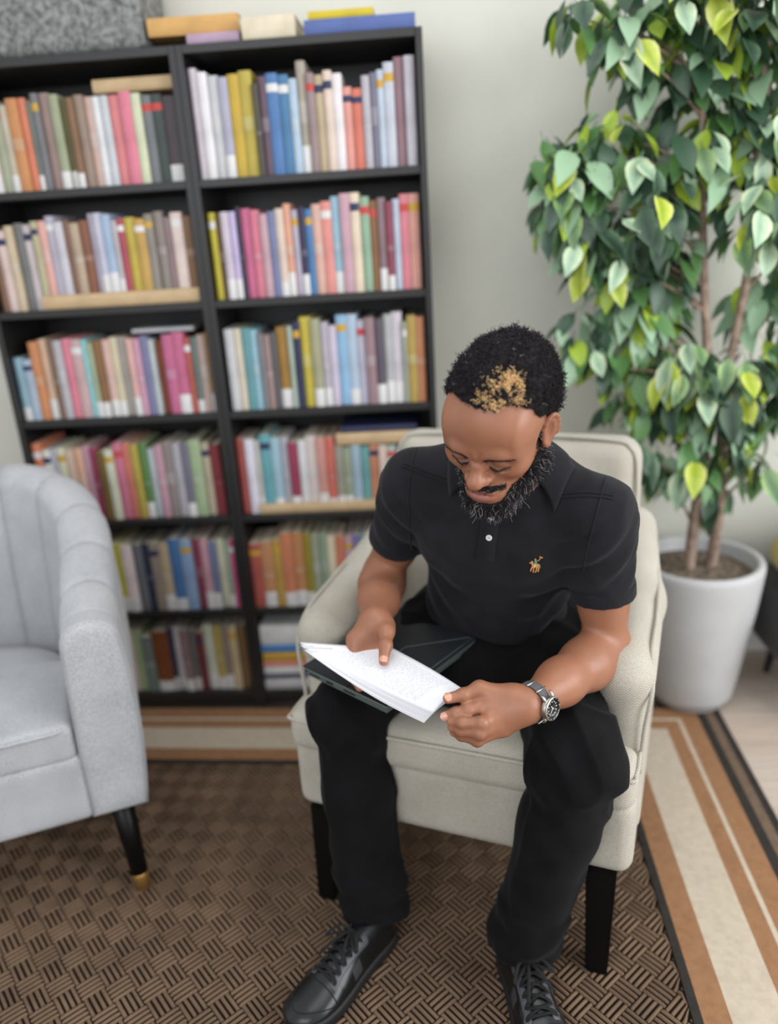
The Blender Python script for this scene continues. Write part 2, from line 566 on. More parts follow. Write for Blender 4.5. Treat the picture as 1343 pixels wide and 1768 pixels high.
# ------------------------------------------------------------------ books
M_pages = new_mat('page_block', (222, 212, 190), 0.9, spec=0.1)
_book_mats = {}
def cover_mat(rgb):
    if rgb not in _book_mats:
        m = new_mat('book_cover', rgb, 0.5, spec=0.35)
        t = NT(m); n = t.noise(t.coord(), 14, 3)
        d = tuple(int(v * 0.9) for v in rgb)
        t.color(t.ramp(n, [(0.35, d), (0.65, rgb)]))
        _book_mats[rgb] = m
    return _book_mats[rgb]
def book_mesh(t, h, d, rgb, bands=(), seed=0):
    """upright book, spine towards -y: rounded spine, two boards, page block; bands are printed fields on the spine"""
    V, F, MI = [], [], []
    def grid_box(lo, hi, mi):
        b = len(V)
        for z in (lo[2], hi[2]):
            for (x, y) in ((lo[0], lo[1]), (hi[0], lo[1]), (hi[0], hi[1]), (lo[0], hi[1])):
                V.append((x, y, z))
        for q in ((0, 3, 2, 1), (4, 5, 6, 7), (0, 1, 5, 4), (1, 2, 6, 5), (2, 3, 7, 6), (3, 0, 4, 7)):
            F.append(tuple(b + i for i in q)); MI.append(mi)
    bt = min(0.0022, t * 0.18)
    grid_box((bt, 0.004, 0.003), (t - bt, d - 0.004, h - 0.003), 1)
    grid_box((0, 0.0025, 0), (bt, d, h), 0)
    grid_box((t - bt, 0.0025, 0), (t, d, h), 0)
    ns = 5
    def spine(z0, z1, out, mi):
        b = len(V)
        for z in (z0, z1):
            for k in range(ns + 1):
                u = k / ns
                V.append((u * t, 0.0025 - out - 0.0035 * math.sin(math.pi * u) ** 0.7, z))
        for k in range(ns):
            F.append((b + k, b + k + 1, b + ns + 2 + k, b + ns + 1 + k)); MI.append(mi)
        F.append(tuple(b + ns + 1 + k for k in range(ns + 1))); MI.append(mi)
    spine(0, h, 0, 0)
    mats = [cover_mat(rgb), M_pages]
    for (a, b_, c) in bands:
        mats.append(cover_mat(c)); spine(a * h, b_ * h, 0.0003, len(mats) - 1)
    return mesh_np('book', V, F, mats, smooth=False, mat_idx=MI)

C = dict(beige=(206, 190, 150), orange=(216, 128, 78), slate=(112, 120, 122), navy=(48, 54, 86), khaki=(164, 156, 134), olive=(112, 100, 44),
         mauve=(152, 118, 122), white=(222, 220, 218), pink=(232, 116, 132), cream=(218, 206, 180), charcoal=(72, 74, 72), grey=(178, 178, 182),
         yellow=(206, 184, 44), plum=(96, 82, 98), blue=(62, 124, 184), paleblue=(158, 188, 208), tan=(198, 170, 132), salmon=(230, 146, 128),
         silver=(196, 194, 198), sage=(150, 176, 142), brown=(142, 96, 62), gold=(200, 160, 60), lilac=(184, 182, 212), red=(196, 74, 70),
         peach=(224, 172, 146), magenta=(212, 84, 138), teal=(88, 160, 172), aqua=(138, 194, 202), rust=(140, 66, 26), green=(86, 136, 62),
         rose=(208, 150, 158), crimson=(160, 54, 84), mustard=(176, 136, 30), taupe=(150, 134, 120), skyblue=(124, 176, 216), coral=(230, 112, 84),
         darkred=(132, 52, 50), violet=(120, 110, 168))
# row name -> positions along the photograph's rows of spines (left edge, right edge), tone, height share
PXMAP = [((-81, 109, 319, 514, 734), (-1.189, -0.9, -0.5863, -0.3, 0.016)),
         ((-34, 148, 348, 534, 743), (-1.189, -0.9, -0.5863, -0.3, 0.016)),
         ((9, 183, 374, 551, 750), (-1.189, -0.9, -0.5863, -0.3, 0.016)),
         ((49, 215, 398, 567, 757), (-1.189, -0.9, -0.5863, -0.3, 0.016)),
         ((85, 244, 419, 582, 764), (-1.189, -0.9, -0.5863, -0.3, 0.016)),
         ((118, 271, 439, 595, 770), (-1.189, -0.9, -0.5863, -0.3, 0.016))]
B_ = {}
B_[0, 0] = [(-60, -42, 'navy', .8), (-42, -18, 'cream', .86), (-18, 0, 'sage', .8), (0, 14, 'beige', .78), (14, 34, 'orange', .83), (34, 48, 'coral', .83), (48, 58, 'slate', .8), (58, 70, 'slate', .86), (70, 88, 'taupe', .86), (88, 104, 'khaki', .84), (104, 118, 'olive', .8), (118, 130, 'brown', .8),
            (130, 146, 'mauve', .82), (146, 160, 'rose', .8), (160, 174, 'white', .8), (174, 188, 'silver', .8), (188, 208, 'pink', .8), (208, 228, 'pink', .82), (228, 244, 'cream', .8), (244, 262, 'slate', .78), (262, 280, 'charcoal', .78), (280, 306, 'charcoal', .76)]
B_[0, 1] = [(330, 345, 'silver', .97), (345, 362, 'white', .93), (362, 380, 'silver', .9), (380, 396, 'grey', .88), (396, 416, 'yellow', .9), (416, 438, 'yellow', .92), (438, 448, 'charcoal', .8), (448, 462, 'plum', .86), (462, 482, 'blue', .88), (482, 500, 'blue', .86), (500, 514, 'paleblue', .82), (514, 530, 'khaki', .97), (530, 544, 'taupe', .86), (544, 560, 'tan', .84),
            (560, 575, 'cream', .87), (575, 592, 'white', .84), (592, 608, 'salmon', .72), (608, 626, 'coral', .70), (626, 640, 'grey', .8), (640, 652, 'slate', .82), (652, 664, 'lilac', .84), (664, 682, 'silver', .9), (682, 700, 'mauve', .94), (700, 718, 'silver', .94)]
B_[1, 0] = [(-20, -6, 'brown', .84), (-6, 12, 'cream', .8), (12, 26, 'beige', .84), (26, 42, 'slate', .86), (42, 56, 'silver', .84)]
B_[1, 0] += [(58, 70, 'tan', .84, 1), (70, 84, 'peach', .84, 1), (84, 98, 'grey', .88, 1), (98, 114, 'silver', .82, 1), (114, 124, 'brown', .83, 1), (124, 140, 'tan', .8, 1), (140, 156, 'brown', .82, 1), (156, 166, 'grey', .88, 1), (166, 180, 'lilac', .88, 1), (180, 196, 'paleblue', .86, 1), (196, 206, 'grey', .8, 1),
             (206, 218, 'red', .82, 1), (218, 236, 'yellow', .82, 1), (236, 254, 'gold', .8, 1), (254, 268, 'taupe', .84, 1), (268, 284, 'taupe', .86, 1), (284, 298, 'mauve', .8, 1), (298, 318, 'cream', .84, 1), (318, 334, 'brown', .8, 1)]
B_[1, 1] = [(362, 374, 'yellow', .84), (374, 384, 'olive', .82), (384, 398, 'silver', .84), (398, 410, 'lilac', .84), (410, 418, 'navy', .88), (418, 434, 'magenta', .86), (434, 450, 'pink', .84), (450, 464, 'rose', .8), (464, 478, 'violet', .82), (478, 492, 'cream', .84), (492, 504, 'salmon', .88), (504, 516, 'grey', .82), (516, 528, 'navy', .84), (528, 540, 'blue', .82),
            (540, 556, 'peach', .86), (556, 574, 'salmon', .88), (574, 590, 'aqua', .92), (590, 608, 'rose', .94), (608, 624, 'cream', .94), (624, 640, 'sage', .9), (640, 654, 'brown', .86), (654, 668, 'mauve', .88), (668, 680, 'crimson', .84), (680, 692, 'lilac', .86), (692, 708, 'pink', .9), (708, 726, 'salmon', .9)]
B_[2, 0] = [(20, 36, 'aqua', .68), (36, 52, 'paleblue', .66), (52, 68, 'orange', .84), (68, 84, 'peach', .86), (84, 94, 'brown', .86), (94, 108, 'grey', .84), (108, 124, 'pink', .85), (124, 142, 'rose', .84), (142, 152, 'aqua', .83), (152, 162, 'sage', .8), (162, 176, 'brown', .82), (176, 190, 'peach', .82), (190, 204, 'beige', .84), (204, 220, 'khaki', .84),
            (220, 232, 'peach', .82), (232, 244, 'rose', .82), (244, 258, 'violet', .84), (258, 268, 'grey', .8), (268, 282, 'rust', .78), (282, 300, 'magenta', .84), (300, 320, 'magenta', .86), (320, 330, 'red', .8), (330, 342, 'slate', .8), (342, 356, 'tan', .82), (356, 368, 'mustard', .84)]
B_[2, 1] = [(390, 406, 'silver', .86), (406, 420, 'cream', .86), (420, 434, 'teal', .86), (434, 446, 'aqua', .84), (446, 456, 'slate', .8), (456, 468, 'taupe', .78), (468, 478, 'plum', .8), (478, 498, 'mustard', .85), (498, 508, 'grey', .86), (508, 520, 'navy', .9), (520, 538, 'yellow', .94), (538, 554, 'khaki', .92), (554, 568, 'grey', .88), (568, 582, 'silver', .84),
            (582, 600, 'skyblue', .94), (600, 618, 'paleblue', .94), (618, 632, 'lilac', .88), (632, 648, 'mauve', .9), (648, 664, 'plum', .88), (664, 678, 'grey', .92), (678, 696, 'silver', .94), (696, 704, 'sage', .84), (704, 720, 'gold', .9), (720, 734, 'orange', .88)]
B_[3, 0] = [(56, 74, 'coral', .92), (74, 88, 'white', .84), (88, 100, 'lilac', .85), (100, 114, 'cream', .86), (114, 128, 'beige', .84), (128, 142, 'peach', .84), (142, 156, 'rose', .86), (156, 168, 'crimson', .84), (168, 182, 'olive', .8), (182, 196, 'cream', .82), (196, 212, 'pink', .88), (212, 226, 'coral', .88), (226, 240, 'gold', .86), (240, 254, 'green', .86),
            (254, 268, 'silver', .8), (268, 282, 'rose', .84), (282, 298, 'mauve', .86), (298, 314, 'grey', .85), (314, 328, 'slate', .85), (328, 348, 'sage', .88), (348, 362, 'tan', .84), (362, 380, 'darkred', .82)]
B_[3, 1] = [(408, 424, 'red', .86), (424, 440, 'white', .86), (440, 450, 'silver', .84), (450, 468, 'teal', .9), (468, 484, 'aqua', .86), (484, 498, 'grey', .86), (498, 514, 'crimson', .8), (514, 528, 'white', .82), (528, 546, 'cream', .86), (546, 562, 'salmon', .84), (562, 578, 'coral', .84), (578, 592, 'khaki', .74), (592, 606, 'sage', .72), (606, 622, 'paleblue', .74), (622, 638, 'teal', .72),
            (638, 654, 'orange', .74), (654, 668, 'cream', .73), (668, 684, 'grey', .72), (684, 700, 'navy', .74)]
B_[4, 0] = [(100, 118, 'coral', .85), (118, 136, 'cream', .86), (136, 156, 'teal', .84), (156, 174, 'grey', .86), (174, 192, 'rose', .84), (192, 210, 'yellow', .86), (210, 228, 'white', .84), (228, 244, 'slate', .84), (244, 258, 'navy', .84), (258, 274, 'taupe', .85), (274, 292, 'tan', .84), (292, 312, 'blue', .9), (312, 332, 'skyblue', .88), (332, 346, 'crimson', .88), (346, 360, 'rose', .88), (360, 372, 'violet', .84), (372, 386, 'cream', .86), (386, 396, 'sage', .84), (396, 404, 'magenta', .86)]
B_[4, 1] = [(430, 450, 'red', .8), (450, 470, 'orange', .82), (470, 486, 'gold', .84), (486, 506, 'orange', .92), (506, 524, 'orange', .92), (524, 538, 'mustard', .9), (538, 552, 'khaki', .88), (552, 566, 'sage', .88), (566, 580, 'cream', .86), (580, 596, 'coral', .86), (596, 610, 'rose', .84), (610, 624, 'violet', .86), (624, 640, 'teal', .86), (640, 656, 'crimson', .86), (656, 672, 'cream', .84), (672, 688, 'slate', .84)]
B_[5, 0] = [(136, 154, 'tan', .84), (154, 174, 'red', .84), (174, 192, 'grey', .84), (192, 210, 'navy', .84), (210, 228, 'cream', .84), (228, 244, 'sage', .84), (244, 262, 'slate', .76), (262, 290, 'rust', .82), (290, 298, 'navy', .86), (298, 312, 'silver', .86), (312, 326, 'mauve', .84), (326, 338, 'slate', .82), (338, 350, 'darkred', .8), (350, 368, 'cream', .88), (368, 382, 'gold', .86), (382, 396, 'taupe', .86), (396, 410, 'tan', .86), (410, 424, 'brown', .86)]
ORD = 'first second third fourth fifth sixth seventh eighth ninth tenth eleventh twelfth thirteenth fourteenth fifteenth sixteenth seventeenth eighteenth nineteenth twentieth twenty-first twenty-second twenty-third twenty-fourth twenty-fifth twenty-sixth twenty-seventh'.split()
SHELF_WORD = ['top', 'second', 'third', 'fourth', 'fifth', 'bottom']
NICE = dict(paleblue='pale blue', skyblue='sky blue', darkred='dark red')
FLAT_T = 0.036     # thickness of the big flat books other books stand on
for (r, u), books in B_.items():
    xs, Xs = PXMAP[r]
    side = 'left' if u == 0 else 'right'
    x_lo = X_JOIN - UNIT_W + PANEL + 0.002 if u == 0 else X_JOIN + PANEL + 0.002
    x_hi = x_lo + UNIT_W - 2 * PANEL - 0.005
    for i, bk in enumerate(books):
        a, b = (float(np.interp(v, xs, Xs)) if v >= xs[0] else Xs[0] + (v - xs[0]) * 0.0016 for v in bk[:2])
        a = max(a, x_lo); b = min(b, x_hi)
        if b - a < 0.006: continue
        raised = FLAT_T + 0.001 if len(bk) > 4 else 0.0
        h = bk[3] * 0.262 - raised * 0.8
        d = 0.135 + 0.045 * rng.random()
        rgb = C[bk[2]]
        g_ = sum(rgb) / 3
        rgb = tuple(max(8, min(245, int(g_ + (v - g_) * 0.72 + rng.uniform(-9, 9)))) for v in rgb)
        bands = []
        s = rng.random()
        if s < 0.3: bands.append((0.0, 0.16 + 0.1 * rng.random(), C['white']))
        if 0.2 < s < 0.55: bands.append((0.45, 0.45 + 0.2 * rng.random(), tuple(int(v * 0.75 + 55) for v in rgb)))
        if s > 0.75: bands.append((0.82, 0.9, C[rng.choice(['white', 'navy', 'red', 'gold'])]))
        o = link_obj('book', book_mesh(b - a - 0.0008, h, d, rgb, bands),
                     label='%s book, %s from the left on the %s shelf of the %s bookcase' % (NICE.get(bk[2], bk[2]), ORD[i], SHELF_WORD[r], side),
                     cat='book', group='books standing on the %s shelf of the %s bookcase' % (SHELF_WORD[r], side))
        o.location = (a, BC_Y + 0.016 + 0.014 * rng.random(), SHELVES[r] + raised + 0.0005)

def flat_book(x0, x1, y0, dpt, z, th, rgb, label, rz=0.0, group=None):
    w = x1 - x0
    me = book_mesh(th, w, dpt, rgb)
    o = link_obj('book', me, label=label, cat='book', group=group)
    # lay it down: its height runs along x, its thickness upwards, the spine towards the room
    o.matrix_world = Matrix.Translation((x0, y0, z)) @ Matrix.Rotation(rz, 4, 'Z') @ Matrix(((0, 0, 1, 0), (0, 1, 0, 0), (1, 0, 0, 0), (0, 0, 0, 1)))
    return o
xi = lambda r, v: float(np.interp(v, *PXMAP[r]))
FR = BC_Y + 0.012
flat_book(xi(1, 57), xi(1, 333), FR, 0.2, SHELVES[1] + 0.0005, FLAT_T, C['tan'], 'long tan book lying flat beneath the upright books, second shelf, left bookcase')
flat_book(xi(3, 440), xi(3, 700), FR - 0.004, 0.03, SHELVES[3] + 0.0006, 0.028, C['tan'], 'tan ledge-like flat book lying before the books, fourth shelf, right bookcase')
flat_book(xi(0, 165), xi(0, 304), FR + 0.02, 0.15, SHELVES[0] + .262 * .825 + 0.001, 0.03, C['tan'], 'tan book lying across the tops of books, top shelf, left bookcase')
flat_book(xi(2, 232), xi(2, 338), FR + 0.02, 0.15, SHELVES[2] + .262 * .862 + 0.001, 0.012, C['grey'], 'thin grey book lying on top of the books, third shelf, left bookcase')
flat_book(xi(3, 582), xi(3, 716), FR + 0.01, 0.17, SHELVES[3] + .262 * .742 + 0.001, 0.034, C['tan'], 'thick tan and yellow book lying on the upright books, fourth shelf, right bookcase')
flat_book(xi(3, 590), xi(3, 722), FR + 0.02, 0.16, SHELVES[3] + .262 * .742 + 0.036, 0.016, C['navy'], 'navy book lying on a thick tan book, fourth shelf, right bookcase')
z = SHELVES[5] + 0.0005
for (th, c, x0, x1, lab) in ((0.038, 'silver', 448, 560, 'pale grey book at the bottom of the flat stack, right bookcase'),
                             (0.010, 'navy', 450, 556, 'thin navy book second from the bottom of the flat stack, right bookcase'),
                             (0.030, 'white', 450, 552, 'white book in the middle of the flat stack, right bookcase'),
                             (0.022, 'salmon', 448, 554, 'salmon pink book in the flat stack, right bookcase'),
                             (0.030, 'gold', 452, 548, 'golden yellow book in the flat stack, right bookcase'),
                             (0.020, 'blue', 446, 556, 'blue book second from the top of the flat stack, right bookcase'),
                             (0.068, 'white', 440, 552, 'very thick cream white book topping the flat stack, right bookcase')):
    flat_book(max(xi(5, x0), X_JOIN + PANEL + .004), xi(5, x1), FR - 0.004 + 0.012 * rng.random(), 0.19, z, th, C[c], lab, group='flat stack of books on the bottom shelf')
    z += th + 0.0008
# on top of the bookcases
ZT = 1.8805
flat_book(-0.27, 0.0, 2.15, 0.2, ZT, 0.036, (86, 104, 160), 'large blue book lying on top of the right bookcase')
flat_book(-0.26, -0.10, 2.165, 0.16, ZT + 0.037, 0.02, C['yellow'], 'yellow book lying on the large blue book, right bookcase top')
flat_book(-0.56, -0.43, 2.15, 0.18, ZT, 0.026, (176, 150, 172), 'lilac pink book lying on top of the right bookcase')
flat_book(-0.655, -0.43, 2.155, 0.19, ZT + 0.027, 0.04, (206, 160, 96), 'orange tan book lying across the lilac book, bookcase top', rz=0.04)
flat_book(-0.42, -0.29, 2.14, 0.17, ZT, 0.05, C['cream'], 'thick cream book between the lilac and the blue book, bookcase top', rz=-0.02)

# grey woven basket on the left bookcase
def basket():
    m = new_mat('grey_woven_felt', (128, 130, 128), 0.9, spec=0.15)
    t = NT(m); c = t.coord()
    n = t.noise(c, 70, 3, 0.7)
    t.color(t.ramp(n, [(0.3, (72, 74, 73)), (0.72, (158, 160, 157))]))
    t.bump(n, 0.7, 0.004)
    root = empty('storage_basket', (-1.0, 2.262, ZT), 0, label='grey woven storage basket on top of the left bookcase', cat='basket')
    V, Q = sdf_mesh([rbox((0, 0, 0.13), (0.335, 0.118, 0.13), 0.03), rbox((0, 0, 0.2), (0.315, 0.098, 0.19), 0.03, op='s', k=0.008)], 0.009)
    link_obj('basket_body', mesh_np('basket_body', V, Q, m), root)
    pth = []
    for k in range(64):
        a = k / 64 * 2 * math.pi
        f = lambda v: math.copysign(abs(v) ** 0.35, v)
        pth.append((0.322 * f(math.cos(a)), 0.106 * f(math.sin(a)), 0.258))
    v, f = tube_np(pth, 0.01, 8, closed=True)
    link_obj('rim', mesh_np('rim', v, f, m), root)
basket()
# ================================================================== potted fig tree
def planter():
    root = empty('planter', (0.765, 2.125, 0.0), 0, label='tall tapered pale grey plant pot behind the chair', cat='plant pot')
    m = new_mat('grey_stoneware', (186, 187, 187), 0.5, spec=0.4)
    t = NT(m); n = t.noise(t.coord(), 6, 3); t.color(t.ramp(n, [(0.3, (180, 181, 181)), (0.7, (192, 193, 193))]))
    pr = [(0.0, 0.008), (0.098, 0.008), (0.104, 0.012), (0.106, 0.03), (0.119, 0.034), (0.127, 0.05), (0.142, 0.14), (0.157, 0.24), (0.169, 0.34), (0.177, 0.42), (0.180, 0.455),
          (0.180, 0.468), (0.176, 0.476), (0.166, 0.478), (0.158, 0.474), (0.155, 0.464), (0.153, 0.40), (0.0, 0.40)]
    V, F = lathe_np(pr, 72)
    link_obj('pot_body', mesh_np('pot_body', V, F, m), root)
    s = new_mat('potting_bark', (92, 78, 66), 0.95)
    t = NT(s); n = t.noise(t.coord(), 60, 4); t.color(t.ramp(n, [(0.35, (66, 55, 46)), (0.65, (138, 122, 104))])); t.bump(n, 0.8, 0.01)
    pr = [(0.154, 0.435), (0.13, 0.441), (0.10, 0.446), (0.06, 0.449), (0.025, 0.451), (0.0005, 0.451)]
    V, F = lathe_np(pr, 40)
    V[:, 2] += 0.004 * vnoise(V, 120, 5)
    link_obj('soil', mesh_np('soil', V, F, s), root)
planter()

def leaf_mats():
    out = []
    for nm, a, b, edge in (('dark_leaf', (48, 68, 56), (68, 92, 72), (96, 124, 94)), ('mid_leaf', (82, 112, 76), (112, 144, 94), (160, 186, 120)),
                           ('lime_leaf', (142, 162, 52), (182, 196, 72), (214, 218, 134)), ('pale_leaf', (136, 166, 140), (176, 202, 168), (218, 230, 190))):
        m = new_mat(nm, a, 0.34, spec=0.5)
        t = NT(m); x, y, z = t.xyz(t.coord())
        mid = t.math('ABSOLUTE', x)
        n = t.noise(t.coord(), 30, 3)
        f = t.math('ADD', t.math('MULTIPLY', mid, 26), t.math('MULTIPLY', n, 0.7))
        t.color(t.ramp(f, [(0.25, a), (0.6, b), (0.95, edge)]))
        t.bsdf.inputs['Transmission Weight'].default_value = 0.0
        t.bsdf.inputs['Subsurface Weight'].default_value = 0.12
        t.bsdf.inputs['Subsurface Radius'].default_value = (0.004, 0.006, 0.002)
        out.append(m)
    return out
LEAF_M = leaf_mats()
def leaf_shape(L, W, bend):
    """pointed oval leaf with a folded midrib, hanging along -y; short stalk"""
    st = [(0.0, 0.05), (0.14, 0.55), (0.32, 0.95), (0.5, 1.0), (0.68, 0.80), (0.85, 0.40), (1.0, 0.02)]
    V, F = [], []
    for t, w in st:
        y = -t * L; z = -bend * L * t * t
        V += [(-w * W / 2, y, z + 0.16 * w * W), (0, y, z), (w * W / 2, y, z + 0.16 * w * W)]
    for i in range(len(st) - 1):
        b = i * 3
        F += [(b, b + 3, b + 4, b + 1), (b + 1, b + 4, b + 5, b + 2)]
    k = len(V)
    V += [(-0.001, 0.022, 0.004), (0.001, 0.022, 0.004), (0.0012, 0, 0), (-0.0012, 0, 0)]
    F.append((k, k + 3, k + 2, k + 1))
    return V, F
LEAF_ME = []
for m in LEAF_M:
    for (L, W, bd) in ((0.092, 0.046, 0.18), (0.104, 0.050, 0.32), (0.078, 0.041, 0.1)):
        V, F = leaf_shape(L, W, bd)
        me = mesh_np('leaf', V, F, m)
        LEAF_ME.append(me)

def fig_tree():
    bx, by = 0.765, 2.125
    root = empty('fig_tree', (bx, by, 0.448), 0, label='bushy variegated fig tree growing in the grey pot', cat='potted tree')
    bark = new_mat('grey_brown_bark', (146, 124, 110), 0.85)
    t = NT(bark); n = t.noise(t.coord(), 40, 4); t.color(t.ramp(n, [(0.3, (112, 92, 80)), (0.7, (168, 146, 130))])); t.bump(n, 0.4, 0.004)
    r = random.Random(4)
    trunks = [[(-0.035, -0.02, -0.03), (-0.03, -0.03, 0.18), (-0.015, -0.03, 0.45), (-0.05, -0.02, 0.8), (-0.08, -0.02, 1.12), (-0.1, 0, 1.5)],
              [(0.035, 0.0, -0.03), (0.038, -0.02, 0.2), (0.02, -0.03, 0.5), (0.05, -0.04, 0.85), (0.04, -0.05, 1.2), (0.06, -0.02, 1.55)]]
    segs = []
    for tr in trunks:
        p = spline(tr, 26)
        rad = np.linspace(0.0175, 0.006, 26)
        v, f = tube_np(p, rad, 9)
        link_obj('trunk', mesh_np('trunk', v, f, bark), root)
        segs.append(p)
    # foliage masses: centre relative to the pot, radius, how many leaves, share of bright leaves
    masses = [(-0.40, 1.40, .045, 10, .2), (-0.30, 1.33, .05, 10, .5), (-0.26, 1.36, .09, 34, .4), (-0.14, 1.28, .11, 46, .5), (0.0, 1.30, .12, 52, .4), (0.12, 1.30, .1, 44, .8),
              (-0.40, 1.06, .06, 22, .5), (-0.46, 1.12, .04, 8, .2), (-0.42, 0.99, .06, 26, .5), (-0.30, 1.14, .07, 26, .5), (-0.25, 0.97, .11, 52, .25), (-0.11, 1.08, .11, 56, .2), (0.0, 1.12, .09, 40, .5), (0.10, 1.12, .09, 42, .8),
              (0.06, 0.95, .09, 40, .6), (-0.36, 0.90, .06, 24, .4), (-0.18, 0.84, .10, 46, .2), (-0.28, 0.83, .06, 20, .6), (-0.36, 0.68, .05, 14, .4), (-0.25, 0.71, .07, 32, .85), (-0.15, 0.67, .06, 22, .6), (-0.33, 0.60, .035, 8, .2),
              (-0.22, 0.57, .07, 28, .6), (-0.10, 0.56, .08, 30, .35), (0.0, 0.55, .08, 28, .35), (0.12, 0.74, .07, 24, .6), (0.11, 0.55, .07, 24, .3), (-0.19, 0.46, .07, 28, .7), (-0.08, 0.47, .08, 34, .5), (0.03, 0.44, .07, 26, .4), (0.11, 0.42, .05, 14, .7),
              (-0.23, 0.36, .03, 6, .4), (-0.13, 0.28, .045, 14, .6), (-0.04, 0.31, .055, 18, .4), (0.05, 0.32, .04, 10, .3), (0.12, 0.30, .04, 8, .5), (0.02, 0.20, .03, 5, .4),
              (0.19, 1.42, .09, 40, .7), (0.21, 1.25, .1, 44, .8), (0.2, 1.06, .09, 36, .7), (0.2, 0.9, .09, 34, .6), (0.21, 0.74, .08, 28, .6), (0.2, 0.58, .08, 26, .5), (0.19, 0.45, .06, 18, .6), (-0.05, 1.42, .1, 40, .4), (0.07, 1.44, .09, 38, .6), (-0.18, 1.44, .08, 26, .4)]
    recs = []
    for (cx, cz, rad, n, br) in masses:
        cyo = r.uniform(-0.09, 0.05)
        # a twig from the nearest trunk
        best = min((p for s in segs for p in s if p[2] > 0.1), key=lambda p: (p[0] - cx) ** 2 + (p[2] - cz + 0.12) ** 2)
        mid = ((best[0] + cx) / 2, (best[1] + cyo) / 2 - 0.01, (best[2] + cz) / 2 + 0.03)
        pth = spline([tuple(best), mid, (cx, cyo, cz + rad * 0.3)], 10)
        v, f = tube_np(pth, np.linspace(0.005, 0.0018, 10), 5)
        link_obj('branch', mesh_np('branch', v, f, bark), root)
        n = int(n * 1.25)
        for _ in range(n):
            while True:
                q = [r.uniform(-1, 1) for _ in range(3)]
                if q[0] ** 2 + q[1] ** 2 + q[2] ** 2 < 1: break
            pos = (cx + q[0] * rad * 1.15, cyo + q[1] * rad * 1.0, cz + q[2] * rad * 1.1 + 0.03)
            # leaves point outwards and droop
            az = math.atan2(q[1] - 0.35, q[0] + 1e-6) + r.uniform(-0.9, 0.9)
            droop = r.uniform(0.35, 1.25)
            roll = r.uniform(-0.7, 0.7)
            tone_pick = r.random()  # random draw that picks the leaf's own tone
            side = 0.5 + q[0] * 0.25 + q[2] * 0.2
            if tone_pick < br * 0.95: mi = 2 if r.random() < 0.52 else 3
            elif tone_pick < br * 0.95 + 0.22: mi = 1
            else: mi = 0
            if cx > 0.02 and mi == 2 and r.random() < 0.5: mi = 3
            M = (Matrix.Translation(pos) @ Matrix.Rotation(az + math.pi / 2, 4, 'Z') @ Matrix.Rotation(droop, 4, 'X') @ Matrix.Rotation(roll, 4, 'Y')
                 @ Matrix.Scale(r.uniform(0.8, 1.2), 4))
            recs.append((pos[1], M, mi * 3 + r.randrange(3)))
    recs.sort(key=lambda a: a[0])
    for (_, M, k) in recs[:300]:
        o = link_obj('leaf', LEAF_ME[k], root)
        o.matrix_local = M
    # the leaves behind those
    Vs, Fs, MI, off = [], [], [], 0
    for (_, M, k) in recs[300:]:
        me = LEAF_ME[k]
        co = np.empty(len(me.vertices) * 3); me.vertices.foreach_get('co', co); co = co.reshape(-1, 3)
        Mn = np.array(M)
        Vs.append(co @ Mn[:3, :3].T + Mn[:3, 3])
        for p in me.polygons:
            Fs.append(tuple(i + off for i in p.vertices)); MI.append(k // 3)
        off += len(co)
    if Vs:
        # inner foliage keeps leaf tones without the per-leaf midrib gradient
        inner = [new_mat('inner_' + nm, c, 0.4) for nm, c in (('dark', (52, 80, 58)), ('mid', (84, 126, 70)), ('lime', (156, 182, 58)), ('pale', (146, 178, 144)))]
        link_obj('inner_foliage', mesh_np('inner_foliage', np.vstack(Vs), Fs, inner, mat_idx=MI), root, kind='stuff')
    print('leaves', len(recs))
fig_tree()

# dark upholstered seat at the right edge, behind the pot, with a mustard cushion
def dark_seat():
    root = empty('black_armchair', (1.14, 2.1, 0), 0, label='black armchair cut off at the right edge, beside the plant pot', cat='armchair')
    m = new_mat('black_upholstery', (26, 26, 27), 0.7, sheen=0.1)
    V, Q = sdf_mesh([rbox((0.07, 0.02, 0.27), (0.255, 0.24, 0.095), 0.06), ell((0.07, 0.02, 0.19), (0.20, 0.2, 0.11), k=0.06)], 0.010)
    link_obj('seat', mesh_np('seat', V, Q, m), root)
    V, Q = sdf_mesh([rbox((0.31, 0.02, 0.42), (0.06, 0.25, 0.27), 0.05)], 0.012)
    link_obj('backrest', mesh_np('backrest', V, Q, m), root)
    for sx, sy in ((-0.06, -0.12), (-0.06, 0.16), (0.2, -0.12), (0.2, 0.16)):
        v, f = tube_np([(sx, sy, 0.14), (sx + (0.02 if sx > 0 else -0.02), sy, 0.001)], [0.016, 0.011], 10)
        link_obj('leg', mesh_np('leg', v, f, m), root)
    c = new_mat('mustard_cushion_fabric', (176, 158, 84), 0.85, sheen=0.2)
    V, Q = sdf_mesh([ell((1.185, 2.14, 0.462), (0.20, 0.16, 0.095))], 0.010)
    link_obj('cushion', mesh_np('cushion', V, Q, c), label='mustard yellow cushion lying on the black armchair at the right edge', cat='cushion')
dark_seat()
